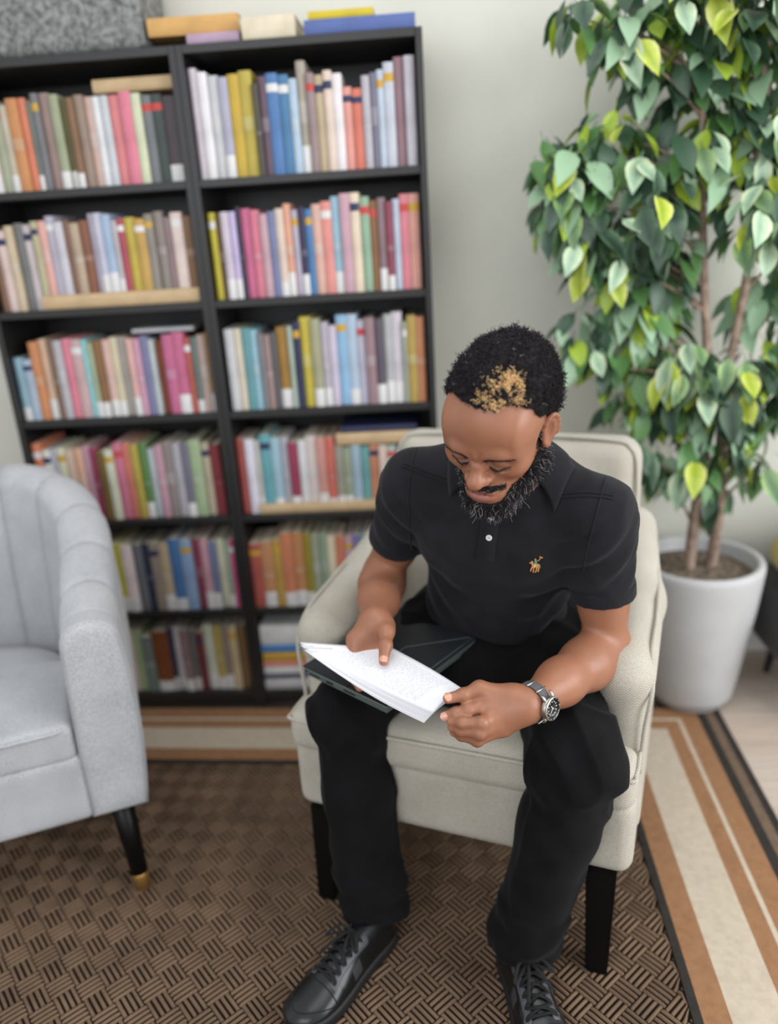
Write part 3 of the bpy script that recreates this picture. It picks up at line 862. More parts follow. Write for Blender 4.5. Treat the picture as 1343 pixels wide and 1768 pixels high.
# ================================================================== grey tub armchair
def grey_fabric():
    m = new_mat('grey_melange_fabric', (176, 178, 179), 0.85, spec=0.2, sheen=0.25)
    t = NT(m); c = t.coord()
    n1 = t.noise(c, 420, 2, 0.7); n2 = t.noise(c, 9, 3)
    f = t.math('ADD', t.math('MULTIPLY', n1, 0.75), t.math('MULTIPLY', n2, 0.25))
    t.color(t.ramp(f, [(0.30, (136, 137, 140)), (0.5, (174, 175, 178)), (0.7, (200, 201, 202))]))
    t.bump(n1, 0.35, 0.0012)
    return m
M_greyfab = grey_fabric()
M_seam = new_mat('grey_seam_thread', (128, 129, 131), 0.85)
M_leg = new_mat('black_lacquer', (7, 7, 7), 0.4, spec=0.25)
M_brass = new_mat('brushed_brass', (196, 152, 90), 0.38, metal=0.85)

def tub_chair():
    root = empty('tub_armchair', (-0.993, 1.27, 0.0), math.atan2(0.4, 0.917),
                 label='light grey channel-tufted tub armchair with brass-tipped black legs', cat='armchair')
    # plan curve of the wall's middle line, front right -> round the back -> front left
    st = []
    for y in np.linspace(0.035, 0.30, 12): st.append((0.286, y))
    for a in np.linspace(0, math.pi, 40)[1:-1]:
        ca, sa = math.cos(a), math.sin(a)
        st.append((0.286 * math.copysign(abs(ca) ** 0.8, ca), 0.30 + 0.30 * abs(sa) ** 0.8))
    for y in np.linspace(0.30, 0.035, 12): st.append((-0.286, y))
    st = np.array(st)
    seg = np.r_[0, np.cumsum(np.linalg.norm(np.diff(st, axis=0), axis=1))]
    Ltot = seg[-1]
    def at(s):
        p = np.array([np.interp(s, seg, st[:, 0]), np.interp(s, seg, st[:, 1])])
        e = 0.006
        q = np.array([np.interp(min(s + e, Ltot), seg, st[:, 0]) - np.interp(max(s - e, 0), seg, st[:, 0]),
                      np.interp(min(s + e, Ltot), seg, st[:, 1]) - np.interp(max(s - e, 0), seg, st[:, 1])])
        q /= np.linalg.norm(q)
        return p, np.array([q[1], -q[0]])         # outward normal (right-hand side of travel is outside)
    def height(s):
        u = min(s, Ltot - s) / (Ltot / 2)
        w = min(1.0, u / 0.86)
        w = w * w * (3 - 2 * w)
        return 0.706 + 0.205 * w
    # wall profile: (offset outward, height share), from inner bottom over the top to outer bottom
    def profile(h, s):
        u = min(s, Ltot - s) / (Ltot / 2)
        lean = 0.012 + 0.03 * u
        th = 0.058
        pts = []
        for z in np.linspace(0.40, h - 0.05, 9):
            pts.append((-th + lean * (z - 0.40) / 0.4, z))
        for a in np.linspace(math.pi, 0, 13)[1:-1]:
            pts.append((lean * (h - 0.45) / 0.4 + (th) * math.cos(a) * 1.0, h - 0.05 + 0.05 * math.sin(a)))
        for z in np.linspace(h - 0.05, 0.235, 12):
            v = (z - 0.235) / (h - 0.285)
            pts.append((th + lean * (h - 0.45) / 0.4 * v + 0.014 * math.sin(math.pi * v), z))
        return pts
    n_ch = 12
    s0, s1 = 0.018, Ltot - 0.018
    edges = np.linspace(s0, s1, n_ch + 1)
    for c in range(n_ch):
        a, b = edges[c], edges[c + 1]
        nu = 11
        V, F = [], []
        for i in range(nu):
            u = i / (nu - 1)
            s = a + (b - a) * u
            p, nrm = at(s)
            h = height(s)
            pf = profile(h, s)
            x = 2 * u - 1
            puff = 0.0070 * (1 - abs(x) ** 5) - 0.0045
            mid = (0.0, h - 0.055)
            for k, (o, z) in enumerate(pf):
                # direction from the wall's core
                if z < h - 0.05: dz, do = 0.0, (-1.0 if o < 0.02 and k < 9 else 1.0)
                else:
                    vx, vz = o - 0.02, z - (h - 0.055); l = math.hypot(vx, vz) + 1e-6; do, dz = vx / l, vz / l
                outside = k > 20
                e = puff * (0.18 if outside else 1.0)
                oo = o + do * e
                V.append((p[0] + nrm[0] * oo, p[1] + nrm[1] * oo, z + dz * e))
        m = len(pf)
        for i in range(nu - 1):
            for k in range(m - 1):
                F.append((i * m + k, i * m + k + 1, (i + 1) * m + k + 1, (i + 1) * m + k))
        # edge returns so that the seam is a real groove
        for i0 in (0, nu - 1):
            base = len(V)
            for k in range(m):
                x, y, z = V[i0 * m + k]
                p, nrm = at(a if i0 == 0 else b)
                off = (x - p[0]) * nrm[0] + (y - p[1]) * nrm[1]
                sc = 0.82
                V.append((p[0] + nrm[0] * off * sc, p[1] + nrm[1] * off * sc, z - 0.012 if 8 < k < 21 else z))
            for k in range(m - 1):
                q = (i0 * m + k, base + k, base + k + 1, i0 * m + k + 1)
                F.append(q if i0 == 0 else q[::-1])
        me = mesh_np('back_channel', V, F, M_greyfab)
        link_obj('back_channel', me, root)
    # arm fronts: rounded panels closing the wall, running down to the hem
    for sgn in (1, -1):
        pts = profile(height(0.0), 0.0)
        outl = [(0.286 + o if sgn > 0 else -0.286 - o, z) for o, z in pts]
        outl = [(outl[0][0], 0.235)] + outl
        cx = sum(p[0] for p in outl) / len(outl); cz = sum(p[1] for p in outl) / len(outl)
        V, F = [], []
        rings = ((0.06, 1.0), (0.012, 1.0), (0.002, 0.985), (-0.006, 0.94), (-0.010, 0.86), (-0.011, 0.6))
        n = len(outl)
        for (yy, sc) in rings:
            for (x, z) in outl:
                V.append((cx + (x - cx) * sc, yy, (cz + (z - cz) * (1 - (1 - sc) * 0.35))))
        for i in range(len(rings) - 1):
            for k in range(n):
                k2 = (k + 1) % n
                q = (i * n + k, i * n + k2, (i + 1) * n + k2, (i + 1) * n + k)
                F.append(q if sgn > 0 else q[::-1])
        V.append((cx, -0.0115, cz)); lc = len(V) - 1; l0 = (len(rings) - 1) * n
        for k in range(n):
            q = (l0 + k, l0 + (k + 1) % n, lc)
            F.append(q if sgn > 0 else q[::-1])
        ob = link_obj('arm_front', mesh_np('arm_front', V, F, M_greyfab), root)
        path = [(cx + (x - cx) * 0.995, 0.004, cz + (z - cz) * 0.998) for x, z in outl]
        v, f = tube_np(path, 0.0022, 6)
        link_obj('seam', mesh_np('seam', v, f, M_greyfab), ob)
    # seat base below the cushion
    V, Q = sdf_mesh([rbox((0, 0.27, 0.315), (0.234, 0.27, 0.085), 0.018)], 0.007)
    link_obj('seat_base', mesh_np('seat_base', V, Q, M_greyfab), root)
    V, Q = sdf_mesh([rbox((0, 0.16, 0.432), (0.226, 0.16, 0.046), 0.02), ell((0, 0.30, 0.432), (0.222, 0.235, 0.046), k=0.03), ell((0, 0.24, 0.45), (0.19, 0.23, 0.038), k=0.03)], 0.006)
    V = relax(V, Q, 2)
    cu_ = link_obj('seat_cushion', mesh_np('seat_cushion', V, Q, M_greyfab), root)
    path = spline([(-0.219, 0.30, 0.468), (-0.219, 0.06, 0.466), (-0.208, 0.008, 0.466), (-0.15, -0.001, 0.467), (0, -0.002, 0.468), (0.15, -0.001, 0.467), (0.208, 0.008, 0.466), (0.219, 0.06, 0.466), (0.219, 0.30, 0.468)], 70)
    v, f = tube_np(path, 0.0042, 8)
    link_obj('piping', mesh_np('piping', v, f, M_greyfab), cu_)
    for (sx, sy) in ((0.285, 0.06), (-0.285, 0.06), (0.24, 0.50), (-0.24, 0.50)):
        dx = 0.014 * (1 if sx > 0 else -1); dy = -0.06 if sy < 0.3 else 0.05
        top = np.array([sx, sy, 0.237]); tip = np.array([sx + dx, sy + dy, 0.008])
        cut = top + (tip - top) * 0.84
        v, f = tube_np([top, top + (cut - top) * 0.5, cut], [0.027, 0.0235, 0.0190], 20)
        lg = link_obj('leg', mesh_np('leg', v, f, M_leg), root)
        v, f = tube_np([cut, cut + (tip - cut) * 0.05, tip], [0.0193, 0.0196, 0.0165], 20)
        link_obj('brass_tip', mesh_np('brass_tip', v, f, M_brass), lg, label='brass leg tip')
    # small care label sewn into the outer side
    link_obj('care_tag', box_mesh('care_tag', (0.352, 0.10, 0.40), (0.353, 0.135, 0.48), M_white), root, label='white care tag')
tub_chair()

# ================================================================== beige herringbone armchair
def herringbone():
    m = new_mat('beige_herringbone_wool', (205, 201, 188), 0.9, spec=0.15, sheen=0.2)
    t = NT(m); c = t.coord(); x, y, z = t.xyz(c)
    col = 0.021
    run = t.math('ADD', z, t.math('MULTIPLY', y, 0.9))
    across = t.math('ADD', x, t.math('MULTIPLY', y, 0.35))
    tri = t.math('PINGPONG', across, col / 2)
    ph = t.math('MULTIPLY', t.math('ADD', run, t.math('MULTIPLY', tri, 1.1)), 6.2832 / 0.0052)
    s = t.math('MULTIPLY_ADD', t.math('SINE', ph), 0.5, 0.5)
    n = t.noise(c, 300, 2, 0.7); n2 = t.noise(c, 12, 3)
    f = t.math('ADD', t.math('ADD', t.math('MULTIPLY', s, 0.42), t.math('MULTIPLY', n, 0.38)), t.math('MULTIPLY', n2, 0.2))
    t.color(t.ramp(f, [(0.22, (136, 128, 114)), (0.55, (188, 182, 168)), (0.8, (212, 207, 195))]))
    t.bump(t.math('ADD', t.math('MULTIPLY', s, 0.7), t.math('MULTIPLY', n, 0.5)), 0.4, 0.0012)
    return m
M_beigefab = herringbone()
def beige_chair():
    root = empty('upholstered_armchair', (0.002, 1.258, 0.0), math.atan2(-0.321, 0.947),
                 label='beige herringbone armchair with black legs that the man sits in', cat='armchair')
    def put(name, prims, h, parent=root, disp=None, sm=2):
        V, Q = sdf_mesh(prims, h, disp)
        V = relax(V, Q, sm)
        return link_obj(name, mesh_np(name, V, Q, M_beigefab), parent)
    put('seat_base', [rbox((0, 0.315, 0.325), (0.353, 0.30, 0.085), 0.028)], 0.007)
    cush = put('seat_cushion', [rbox((0, 0.27, 0.440), (0.262, 0.255, 0.047), 0.03), rbox((0, 0.055, 0.440), (0.353, 0.055, 0.047), 0.03, k=0.02),
                         ell((0, 0.25, 0.465), (0.24, 0.22, 0.035), k=0.03)], 0.007)
    path = spline([(0.352, 0.10, 0.470), (0.350, 0.03, 0.470), (0.33, 0.006, 0.470), (0.15, 0.000, 0.473), (0, -0.001, 0.474), (-0.15, 0.000, 0.473), (-0.33, 0.006, 0.470), (-0.350, 0.03, 0.470), (-0.352, 0.10, 0.470)], 60)
    v, f = tube_np(path, 0.0042, 7)
    link_obj('piping', mesh_np('piping', v, f, M_beigefab), cush)
    for s in (1, -1):
        arm = put('arm', [rbox((0.314 * s, 0.33, 0.45), (0.044, 0.235, 0.20), 0.04),
                    cone((0.316 * s, 0.135, 0.615), (0.318 * s, 0.40, 0.640), 0.052, 0.052, 0.03),
                    cone((0.318 * s, 0.40, 0.640), (0.290 * s, 0.58, 0.74), 0.050, 0.050, 0.03)], 0.007)
        path = spline([(0.352 * s, 0.104, 0.42), (0.357 * s, 0.100, 0.52), (0.366 * s, 0.112, 0.60), (0.360 * s, 0.16, 0.652), (0.361 * s, 0.30, 0.668), (0.352 * s, 0.46, 0.695), (0.326 * s, 0.56, 0.75)], 40)
        v, f = tube_np(path, 0.0045, 7)
        link_obj('piping', mesh_np('piping', v, f, M_beigefab), arm)
    tilt = math.radians(9)
    Mx = np.array([[1, 0, 0], [0, math.cos(tilt), -math.sin(tilt)], [0, math.sin(tilt), math.cos(tilt)]])
    back = put('backrest', [rbox((0, 0.585, 0.66), (0.298, 0.062, 0.29), 0.052, Mx), ell((0, 0.545, 0.68), (0.24, 0.06, 0.24), Mx, k=0.05)], 0.008)
    up = Mx[2]; fw = -Mx[1]
    base = np.array([0, 0.585, 0.66]) + fw * 0.058
    pl = []
    for (x, z) in ((0.292, -0.22), (0.293, 0.0), (0.292, 0.20), (0.275, 0.265), (0.22, 0.283), (0, 0.288), (-0.22, 0.283), (-0.275, 0.265), (-0.292, 0.20), (-0.293, 0.0), (-0.292, -0.22)):
        pl.append(base + np.array([x, 0, 0]) + up * z - fw * 0.012)
    v, f = tube_np(spline(pl, 70), 0.0045, 7)
    link_obj('piping', mesh_np('piping', v, f, M_beigefab), back)
    for (sx, sy) in ((0.297, 0.045), (-0.297, 0.045), (0.28, 0.56), (-0.28, 0.56)):
        dy = -0.03 if sy < 0.3 else 0.05
        V = []
        for (z, w, o) in ((0.245, 0.029, 0.0), (0.006, 0.021, 1.0)):
            for (ax, ay) in ((-1, -1), (1, -1), (1, 1), (-1, 1)):
                V.append((sx + ax * w, sy + dy * o + ay * w, z))
        F = [(0, 3, 2, 1)[::-1], (4, 5, 6, 7)[::-1], (0, 1, 5, 4)[::-1], (1, 2, 6, 5)[::-1], (2, 3, 7, 6)[::-1], (3, 0, 4, 7)[::-1]]
        me = mesh_np('leg', V, F, M_leg, smooth=False)
        bm = bmesh.new(); bm.from_mesh(me); bmesh.ops.bevel(bm, geom=list(bm.edges), offset=0.003, segments=2, affect='EDGES'); bm.to_mesh(me); bm.free()
        link_obj('leg', me, root)
beige_chair()
# ================================================================== the seated man
person = empty('person', (0.05, 1.25, 0.007), 0, label='bearded man in black polo shirt and trousers, seated, reading loose papers', cat='person')
A3 = lambda *v: np.array(v, float)
def pchild(name, me, parent=None, **kw):
    """link a mesh given in world coordinates below the person (or one of its parts)"""
    o = link_obj(name, me, parent or person, **kw)
    o.matrix_parent_inverse = Matrix.Translation(-Vector(person.location))
    if parent is not None and parent is not person:
        o.matrix_parent_inverse = Matrix.Identity(4)
    return o

# ---- head frame: hx towards the man's left, hy forwards, hz up
HS = 1.03
H0 = A3(0.111, 1.247, 1.106)
hx = A3(0.895, -0.434, -0.103); hy = A3(-0.436, -0.804, -0.404); hz = A3(-0.093, -0.407, 0.909)
_t = math.radians(4.0)
hy, hz = hy * math.cos(_t) - hz * math.sin(_t), hz * math.cos(_t) + hy * math.sin(_t)
_t = math.radians(1.5)
hx, hz = hx * math.cos(_t) - hz * math.sin(_t), hz * math.cos(_t) + hx * math.sin(_t)
HM = np.stack([hx / np.linalg.norm(hx), hy / np.linalg.norm(hy), hz / np.linalg.norm(hz)])
def Hp(x, y, z): return H0 + HS * (x * HM[0] + y * HM[1] + z * HM[2])
def to_head(p): return ((p - H0) @ HM.T) / HS
def hell(c, r, k=0.0, op='u', M=None): return ell(Hp(*c), np.array(r) * HS, HM if M is None else M, k * HS, op)
def hcone(a, b, ra, rb, k=0.0, op='u'): return cone(Hp(*a), Hp(*b), ra * HS, rb * HS, k * HS, op)

# ---- joints
SH_R = A3(-0.034, 1.426, 0.962); EL_R = A3(-0.119, 1.565, 0.711); WR_R = A3(-0.123, 1.325, 0.722)
SH_L = A3(0.289, 1.318, 0.926); EL_L = A3(0.318, 1.325, 0.642); WR_L = A3(0.143, 1.128, 0.655)
NECK = A3(0.142, 1.374, 0.976)
PELV = A3(0.131, 1.605, 0.575)
HIP_L = A3(0.222, 1.60, 0.572); KNEE_L = A3(0.236, 1.175, 0.510); ANK_L = A3(0.140, 1.165, 0.095)
HIP_R = A3(0.052, 1.66, 0.572); KNEE_R = A3(-0.193, 1.325, 0.512); ANK_R = A3(-0.160, 1.250, 0.095)
lerp = lambda a, b, t: a + (b - a) * t

def head_prims():
    P = [hell((0.001, -0.008, 0.047), (0.072, 0.096, 0.080)),
         hell((0.0015, 0.030, 0.053), (0.0620, 0.061, 0.058), 0.03),
         hell((0, 0.038, -0.010), (0.0600, 0.050, 0.060), 0.03)]
    for s in (1, -1):
        P += [hell((0.045 * s, 0.056, -0.008), (0.021, 0.022, 0.018), 0.025),
              hcone((0.053 * s, 0.004, -0.040), (0.019 * s, 0.062, -0.079), 0.018, 0.016, 0.03),
              hell((0.050 * s, 0.046, 0.045), (0.012, 0.03, 0.03), 0.03)]
    P += [hell((0, 0.071, -0.080), (0.025, 0.020, 0.018), 0.025),
          hcone((0, 0.0, -0.055), (0, 0.046, -0.074), 0.045, 0.03, 0.03),
          hell((0, 0.075, -0.050), (0.030, 0.021, 0.028), 0.02)]
    for s in (1, -1):
        P += [hcone((0.010 * s, 0.0875, 0.0255), (0.030 * s, 0.0820, 0.0275), 0.0105, 0.0105, 0.016),
              hcone((0.030 * s, 0.0820, 0.0275), (0.047 * s, 0.0670, 0.0240), 0.0105, 0.0085, 0.016)]
    for s in (1, -1):
        P += [hell((0.031 * s, 0.0985, 0.0115), (0.0205, 0.0165, 0.0120), 0.013, 's')]
    P += [hcone((0, 0.0875, 0.022), (0, 0.1035, -0.010), 0.0072, 0.0095, 0.013),
          hell((0, 0.1095, -0.0165), (0.0135, 0.0125, 0.0118), 0.009)]
    for s in (1, -1):
        P += [hell((0.0142 * s, 0.0960, -0.0195), (0.0088, 0.0110, 0.0092), 0.006)]
    for s in (1, -1):   # nearly closed lids, the gaze is down
        P += [hell((0.0315 * s, 0.0745, 0.0100), (0.0165, 0.0140, 0.0120), 0.0025),
              hcone((0.018 * s, 0.0825, -0.0025), (0.0315 * s, 0.0855, -0.0050), 0.0036, 0.0040, 0.006),
              hcone((0.0315 * s, 0.0855, -0.0050), (0.045 * s, 0.0725, -0.002), 0.0040, 0.0032, 0.006),
              hcone((0.020 * s, 0.0900, -0.0010), (0.0315 * s, 0.0920, -0.0018), 0.0010, 0.0012, 0.002, 's'),
              hcone((0.0315 * s, 0.0920, -0.0018), (0.044 * s, 0.0800, 0.0005), 0.0012, 0.0010, 0.002, 's'),
              hcone((0.019 * s, 0.0870, 0.0165), (0.0315 * s, 0.0900, 0.0190), 0.0011, 0.0012, 0.004, 's'),
              hcone((0.0315 * s, 0.0900, 0.0190), (0.045 * s, 0.0760, 0.0165), 0.0012, 0.0010, 0.004, 's')]
    P += [hell((0, 0.0930, -0.0490), (0.0225, 0.0082, 0.0068), 0.007),
          hell((0, 0.0915, -0.0615), (0.0205, 0.0092, 0.0078), 0.006),
          hell((0, 0.1030, -0.0552), (0.0245, 0.0085, 0.0016), 0.003, 's')]
    for s in (1, -1):
        P += [hell((0.0085 * s, 0.1025, -0.0285), (0.0042, 0.006, 0.0045), 0.003, 's'),
              hcone((0.0185 * s, 0.100, -0.022), (0.034 * s, 0.088, -0.050), 0.0016, 0.0016, 0.006, 's')]
    # frown creases between the brows
    P += [hcone((0.004, 0.0990, 0.016), (0.008, 0.1005, 0.034), 0.0018, 0.0016, 0.008, 's'), hcone((-0.005, 0.0990, 0.018), (-0.008, 0.1005, 0.032), 0.0016, 0.0014, 0.008, 's')]
    # ears
    for s in (1, -1):
        a = math.radians(28)
        e2 = -HM[1] * math.cos(a) + HM[0] * s * math.sin(a)         # towards the back, standing off the head
        e1 = HM[0] * s * math.cos(a) + HM[1] * math.sin(a)
        tl = math.radians(12)
        e3 = HM[2] * math.cos(tl) + e2 * math.sin(tl); e2 = e2 * math.cos(tl) - HM[2] * math.sin(tl)
        M = np.stack([e1, e2, e3])
        c = Hp(0.0765 * s, -0.010, 0.006)
        P += [ell(c + e2 * 0.004, (0.0050, 0.0165, 0.0300), M, 0.006),
              ell(c + e1 * 0.006 + e3 * 0.001, (0.0065, 0.0095, 0.0170), M, 0.004, 's')]
        rim = []
        for k in range(13):
            an = math.radians(200 - k * 24)
            rim.append(c + e1 * 0.0022 + e2 * (0.004 + 0.0165 * -math.cos(an)) + e3 * (0.0292 * math.sin(an)))
        for k in range(len(rim) - 1):
            P.append(cone(rim[k], rim[k + 1], 0.0034, 0.0034, 0.003))
        P += [ell(c - e3 * 0.0275 + e1 * 0.001, (0.0048, 0.008, 0.0085), M, 0.004)]
        P += [ell(c - e2 * 0.012 + e1 * 0.002 - e3 * 0.002, (0.004, 0.004, 0.006), M, 0.004)]
    return P

def chain(pts, radii, k):
    return [cone(pts[i], pts[i + 1], radii[i], radii[i + 1], k) for i in range(len(pts) - 1)]

FING_L = dict(
    thumb=([(0.1179, 1.1319, 0.6689), (0.0631, 1.1394, 0.6817), (0.0341, 1.1293, 0.6766), (0.0085, 1.1228, 0.6748)], [0.0180, 0.0125, 0.0108, 0.0088]),
    index=([(0.0832, 1.1262, 0.6590), (0.0417, 1.1160, 0.6557), (0.0211, 1.1152, 0.6511), (0.0025, 1.1162, 0.6452)], [0.0130, 0.0106, 0.0097, 0.0080]),
    middle=([(0.0877, 1.1130, 0.6450), (0.0630, 1.0907, 0.6464), (0.0308, 1.0981, 0.6432), (0.0137, 1.1100, 0.6377)], [0.0132, 0.0108, 0.0098, 0.0082]),
    ring=([(0.0943, 1.1128, 0.6312), (0.0586, 1.0867, 0.6301), (0.0285, 1.0989, 0.6279), (0.0134, 1.1121, 0.6259)], [0.0128, 0.0104, 0.0094, 0.0080]),
    little=([(0.1012, 1.1152, 0.6189), (0.0547, 1.0908, 0.6124), (0.0293, 1.1028, 0.6148), (0.0161, 1.1161, 0.6126)], [0.0118, 0.0094, 0.0086, 0.0074]))
FING_R = dict(
    thumb=([(-0.1080, 1.3080, 0.7130), (-0.1000, 1.2850, 0.7170), (-0.1010, 1.2540, 0.7055), (-0.1040, 1.2290, 0.6880)], [0.0190, 0.0138, 0.0122, 0.0094]),
    index=([(-0.1600, 1.3020, 0.6930), (-0.1640, 1.2640, 0.6530), (-0.1580, 1.2370, 0.6450), (-0.1500, 1.2180, 0.6410)], [0.0165, 0.0108, 0.0098, 0.0084]),
    middle=([(-0.1500, 1.3060, 0.6840), (-0.1460, 1.2660, 0.6480), (-0.1380, 1.2370, 0.6410), (-0.1290, 1.2180, 0.6380)], [0.0165, 0.0110, 0.0100, 0.0084]),
    ring=([(-0.1360, 1.3080, 0.6780), (-0.1280, 1.2700, 0.6450), (-0.1190, 1.2430, 0.6390), (-0.1100, 1.2270, 0.6360)], [0.0160, 0.0106, 0.0096, 0.0082]),
    little=([(-0.1220, 1.3100, 0.6740), (-0.1110, 1.2780, 0.6440), (-0.1030, 1.2560, 0.6380), (-0.0960, 1.2420, 0.6350)], [0.0150, 0.0096, 0.0088, 0.0074]))

def hand_prims(wrist, elbow, F):
    P = []
    d = wrist - elbow; d /= np.linalg.norm(d)
    for nm, (pts, rad) in F.items():
        pts = [A3(*p) for p in pts]
        if nm == 'thumb':
            P += [cone(lerp(wrist, pts[0], 0.35), pts[0], 0.022, rad[0], 0.02)]
            P += [cone(pts[0], pts[1], rad[0], rad[1] * 1.05, 0.02)]
        else:
            P += [cone(lerp(wrist, pts[0], 0.12), pts[0], 0.0185, rad[0] * 1.12, 0.02)]
    for nm, (pts, rad) in F.items():
        pts = [A3(*p) for p in pts]
        i0 = 0 if nm != 'thumb' else 1
        for i in range(i0, 3):
            k = 0.010 if i == i0 else 0.004
            P.append(cone(pts[i], pts[i + 1], rad[i] if i > i0 else rad[i] * 0.96, rad[i + 1], k if i == i0 else 0.005))
        for i in (1, 2):   # knuckles
            P.append(ell(pts[i], (rad[i] * 1.07,) * 3, None, 0.004))
    return P

def arm_prims(sh, el, wr):
    u = el - sh; f = wr - el
    P = [cone(sh, el, 0.045, 0.0405, 0.03), ell(lerp(sh, el, 0.55), (0.0435, 0.0435, 0.070), None, 0.03),
         cone(el, lerp(el, wr, 0.28), 0.041, 0.0445, 0.03), cone(lerp(el, wr, 0.28), lerp(el, wr, 0.62), 0.0445, 0.0375, 0.03),
         cone(lerp(el, wr, 0.62), wr, 0.0375, 0.0275, 0.03)]
    return P

body = [cone(Hp(0, -0.022, -0.05), NECK, 0.057, 0.060, 0.03)]
body = head_prims() + [cone(Hp(0, -0.028, -0.03), NECK + A3(0, 0, -0.01), 0.056, 0.062, 0.03)]
body += [cone(NECK, SH_L, 0.055, 0.047, 0.04), cone(NECK, SH_R, 0.055, 0.047, 0.04)]
body += [cone(lerp(NECK, PELV, 0.12), lerp(NECK, PELV, 0.95), 0.085, 0.095, 0.05)]
body += [cone(PELV, HIP_L, 0.075, 0.07, 0.04), cone(PELV, HIP_R, 0.075, 0.07, 0.04)]
for hp, kn, an in ((HIP_L, KNEE_L, ANK_L), (HIP_R, KNEE_R, ANK_R)):
    body += [cone(hp, kn, 0.066, 0.05, 0.03), cone(kn, lerp(kn, an, 0.35), 0.047, 0.05, 0.03), cone(lerp(kn, an, 0.35), an, 0.05, 0.034, 0.03)]
body += arm_prims(SH_R, EL_R, WR_R) + arm_prims(SH_L, EL_L, WR_L)
body += hand_prims(WR_R, EL_R, FING_R) + hand_prims(WR_L, EL_L, FING_L)
BV, BQ = sdf_mesh(body, 0.0022)
BV = relax(BV, BQ, 1, 0.4)

# ---- skin: own colour varies over lips, nails, finger tips, lids
def skin_colors(V):
    lin = lambda *c: np.array(srgb(*c)[:3])
    base = np.tile(lin(157, 106, 80), (len(V), 1))
    n = vnoise(V, 45, 1) * 0.5 + vnoise(V, 140, 2) * 0.3
    base *= (1 + 0.07 * n)[:, None]
    def blend(w, c):
        nonlocal base
        w = np.clip(w, 0, 1)[:, None]
        base = base * (1 - w) + lin(*c) * w
    q = to_head(V)
    near = np.linalg.norm(q, axis=1) < 0.2
    g = lambda c, r, p=2: np.exp(-(np.abs((q - np.array(c)) / np.array(r)) ** p).sum(1)) * near
    # lips
    blend(0.85 * g((0, 0.098, -0.0615), (0.019, 0.014, 0.0072), 4), (176, 112, 104))
    blend(0.7 * g((0, 0.098, -0.0495), (0.020, 0.014, 0.0055), 4), (132, 84, 74))
    # lids and under the eyes a little darker, nose tip and cheek warmer
    for s in (1, -1):
        blend(0.35 * g((0.0315 * s, 0.085, 0.010), (0.017, 0.02, 0.012)), (116, 74, 56))
        blend(0.9 * g((0.0315 * s, 0.0895, -0.0010), (0.0145, 0.014, 0.0017), 4), (30, 20, 16))
        blend(0.35 * g((0.05 * s, 0.06, -0.008), (0.02, 0.03, 0.018)), (166, 108, 80))
    blend(0.45 * g((0, 0.108, -0.014), (0.017, 0.015, 0.014)), (176, 114, 86))
    blend(0.55 * g((0.044, 0.078, -0.016), (0.0022, 0.02, 0.0032)), (92, 58, 44))
    # inner ear
    blend(0.4 * g((0.08, -0.008, 0.004), (0.02, 0.012, 0.02)), (142, 84, 62))
    # small tattoo on the right upper arm
    c0 = lerp(SH_R, EL_R, 0.74); vw = np.array([0, 0, CAM_H]) - c0; vw /= np.linalg.norm(vw)
    for (a, b, r1) in ((-0.016, 0.006, 0.0045), (-0.010, 0.003, 0.003), (-0.017, -0.008, 0.003), (-0.022, 0.016, 0.0035)):
        c = c0 + vw * 0.042 + np.array([0.95, 0, 0.0]) * a + np.array([0, 0.2, 0.97]) * b
        blend(0.75 * np.exp(-(np.linalg.norm(V - c, axis=1) / r1) ** 4), (58, 40, 34))
    # nails and lighter finger ends
    for F in (FING_L, FING_R):
        for nm, (pts, rad) in F.items():
            tip = np.array(pts[3]); dirv = tip - np.array(pts[2]); dirv /= np.linalg.norm(dirv)
            d = np.linalg.norm(V - (tip + dirv * 0.002), axis=1)
            blend(0.55 * np.exp(-(d / 0.012) ** 4), (196, 136, 112))
            for j in (1, 2):
                d = np.linalg.norm(V - np.array(pts[j]), axis=1)
                blend(0.25 * np.exp(-(d / 0.010) ** 2), (118, 80, 66))
    return base
sc_ = skin_colors(BV)
def skin_material():
    m = new_mat('brown_skin', (157, 106, 80), 0.42, spec=0.45)
    t = NT(m)
    at = t.n('ShaderNodeVertexColor'); at.layer_name = 'Col'
    c = t.coord()
    n = t.noise(c, 34, 4); n2 = t.noise(c, 420, 3)
    t.color(t.mix(t.math('MULTIPLY', n, 0.16), at.outputs[0], (96, 58, 44)))
    t.bsdf.inputs['Subsurface Weight'].default_value = 0.10
    t.bsdf.inputs['Subsurface Radius'].default_value = (0.010, 0.004, 0.002)
    t.link(t.math('MULTIPLY_ADD', n, 0.24, 0.30), t.bsdf.inputs['Roughness'])
    t.bump(n2, 0.16, 0.0008)
    return m
M_skin = skin_material()
me = mesh_np('body', BV, BQ, M_skin)
color_attr(me, sc_)
pchild('body', me)
print('body quads', len(BQ))

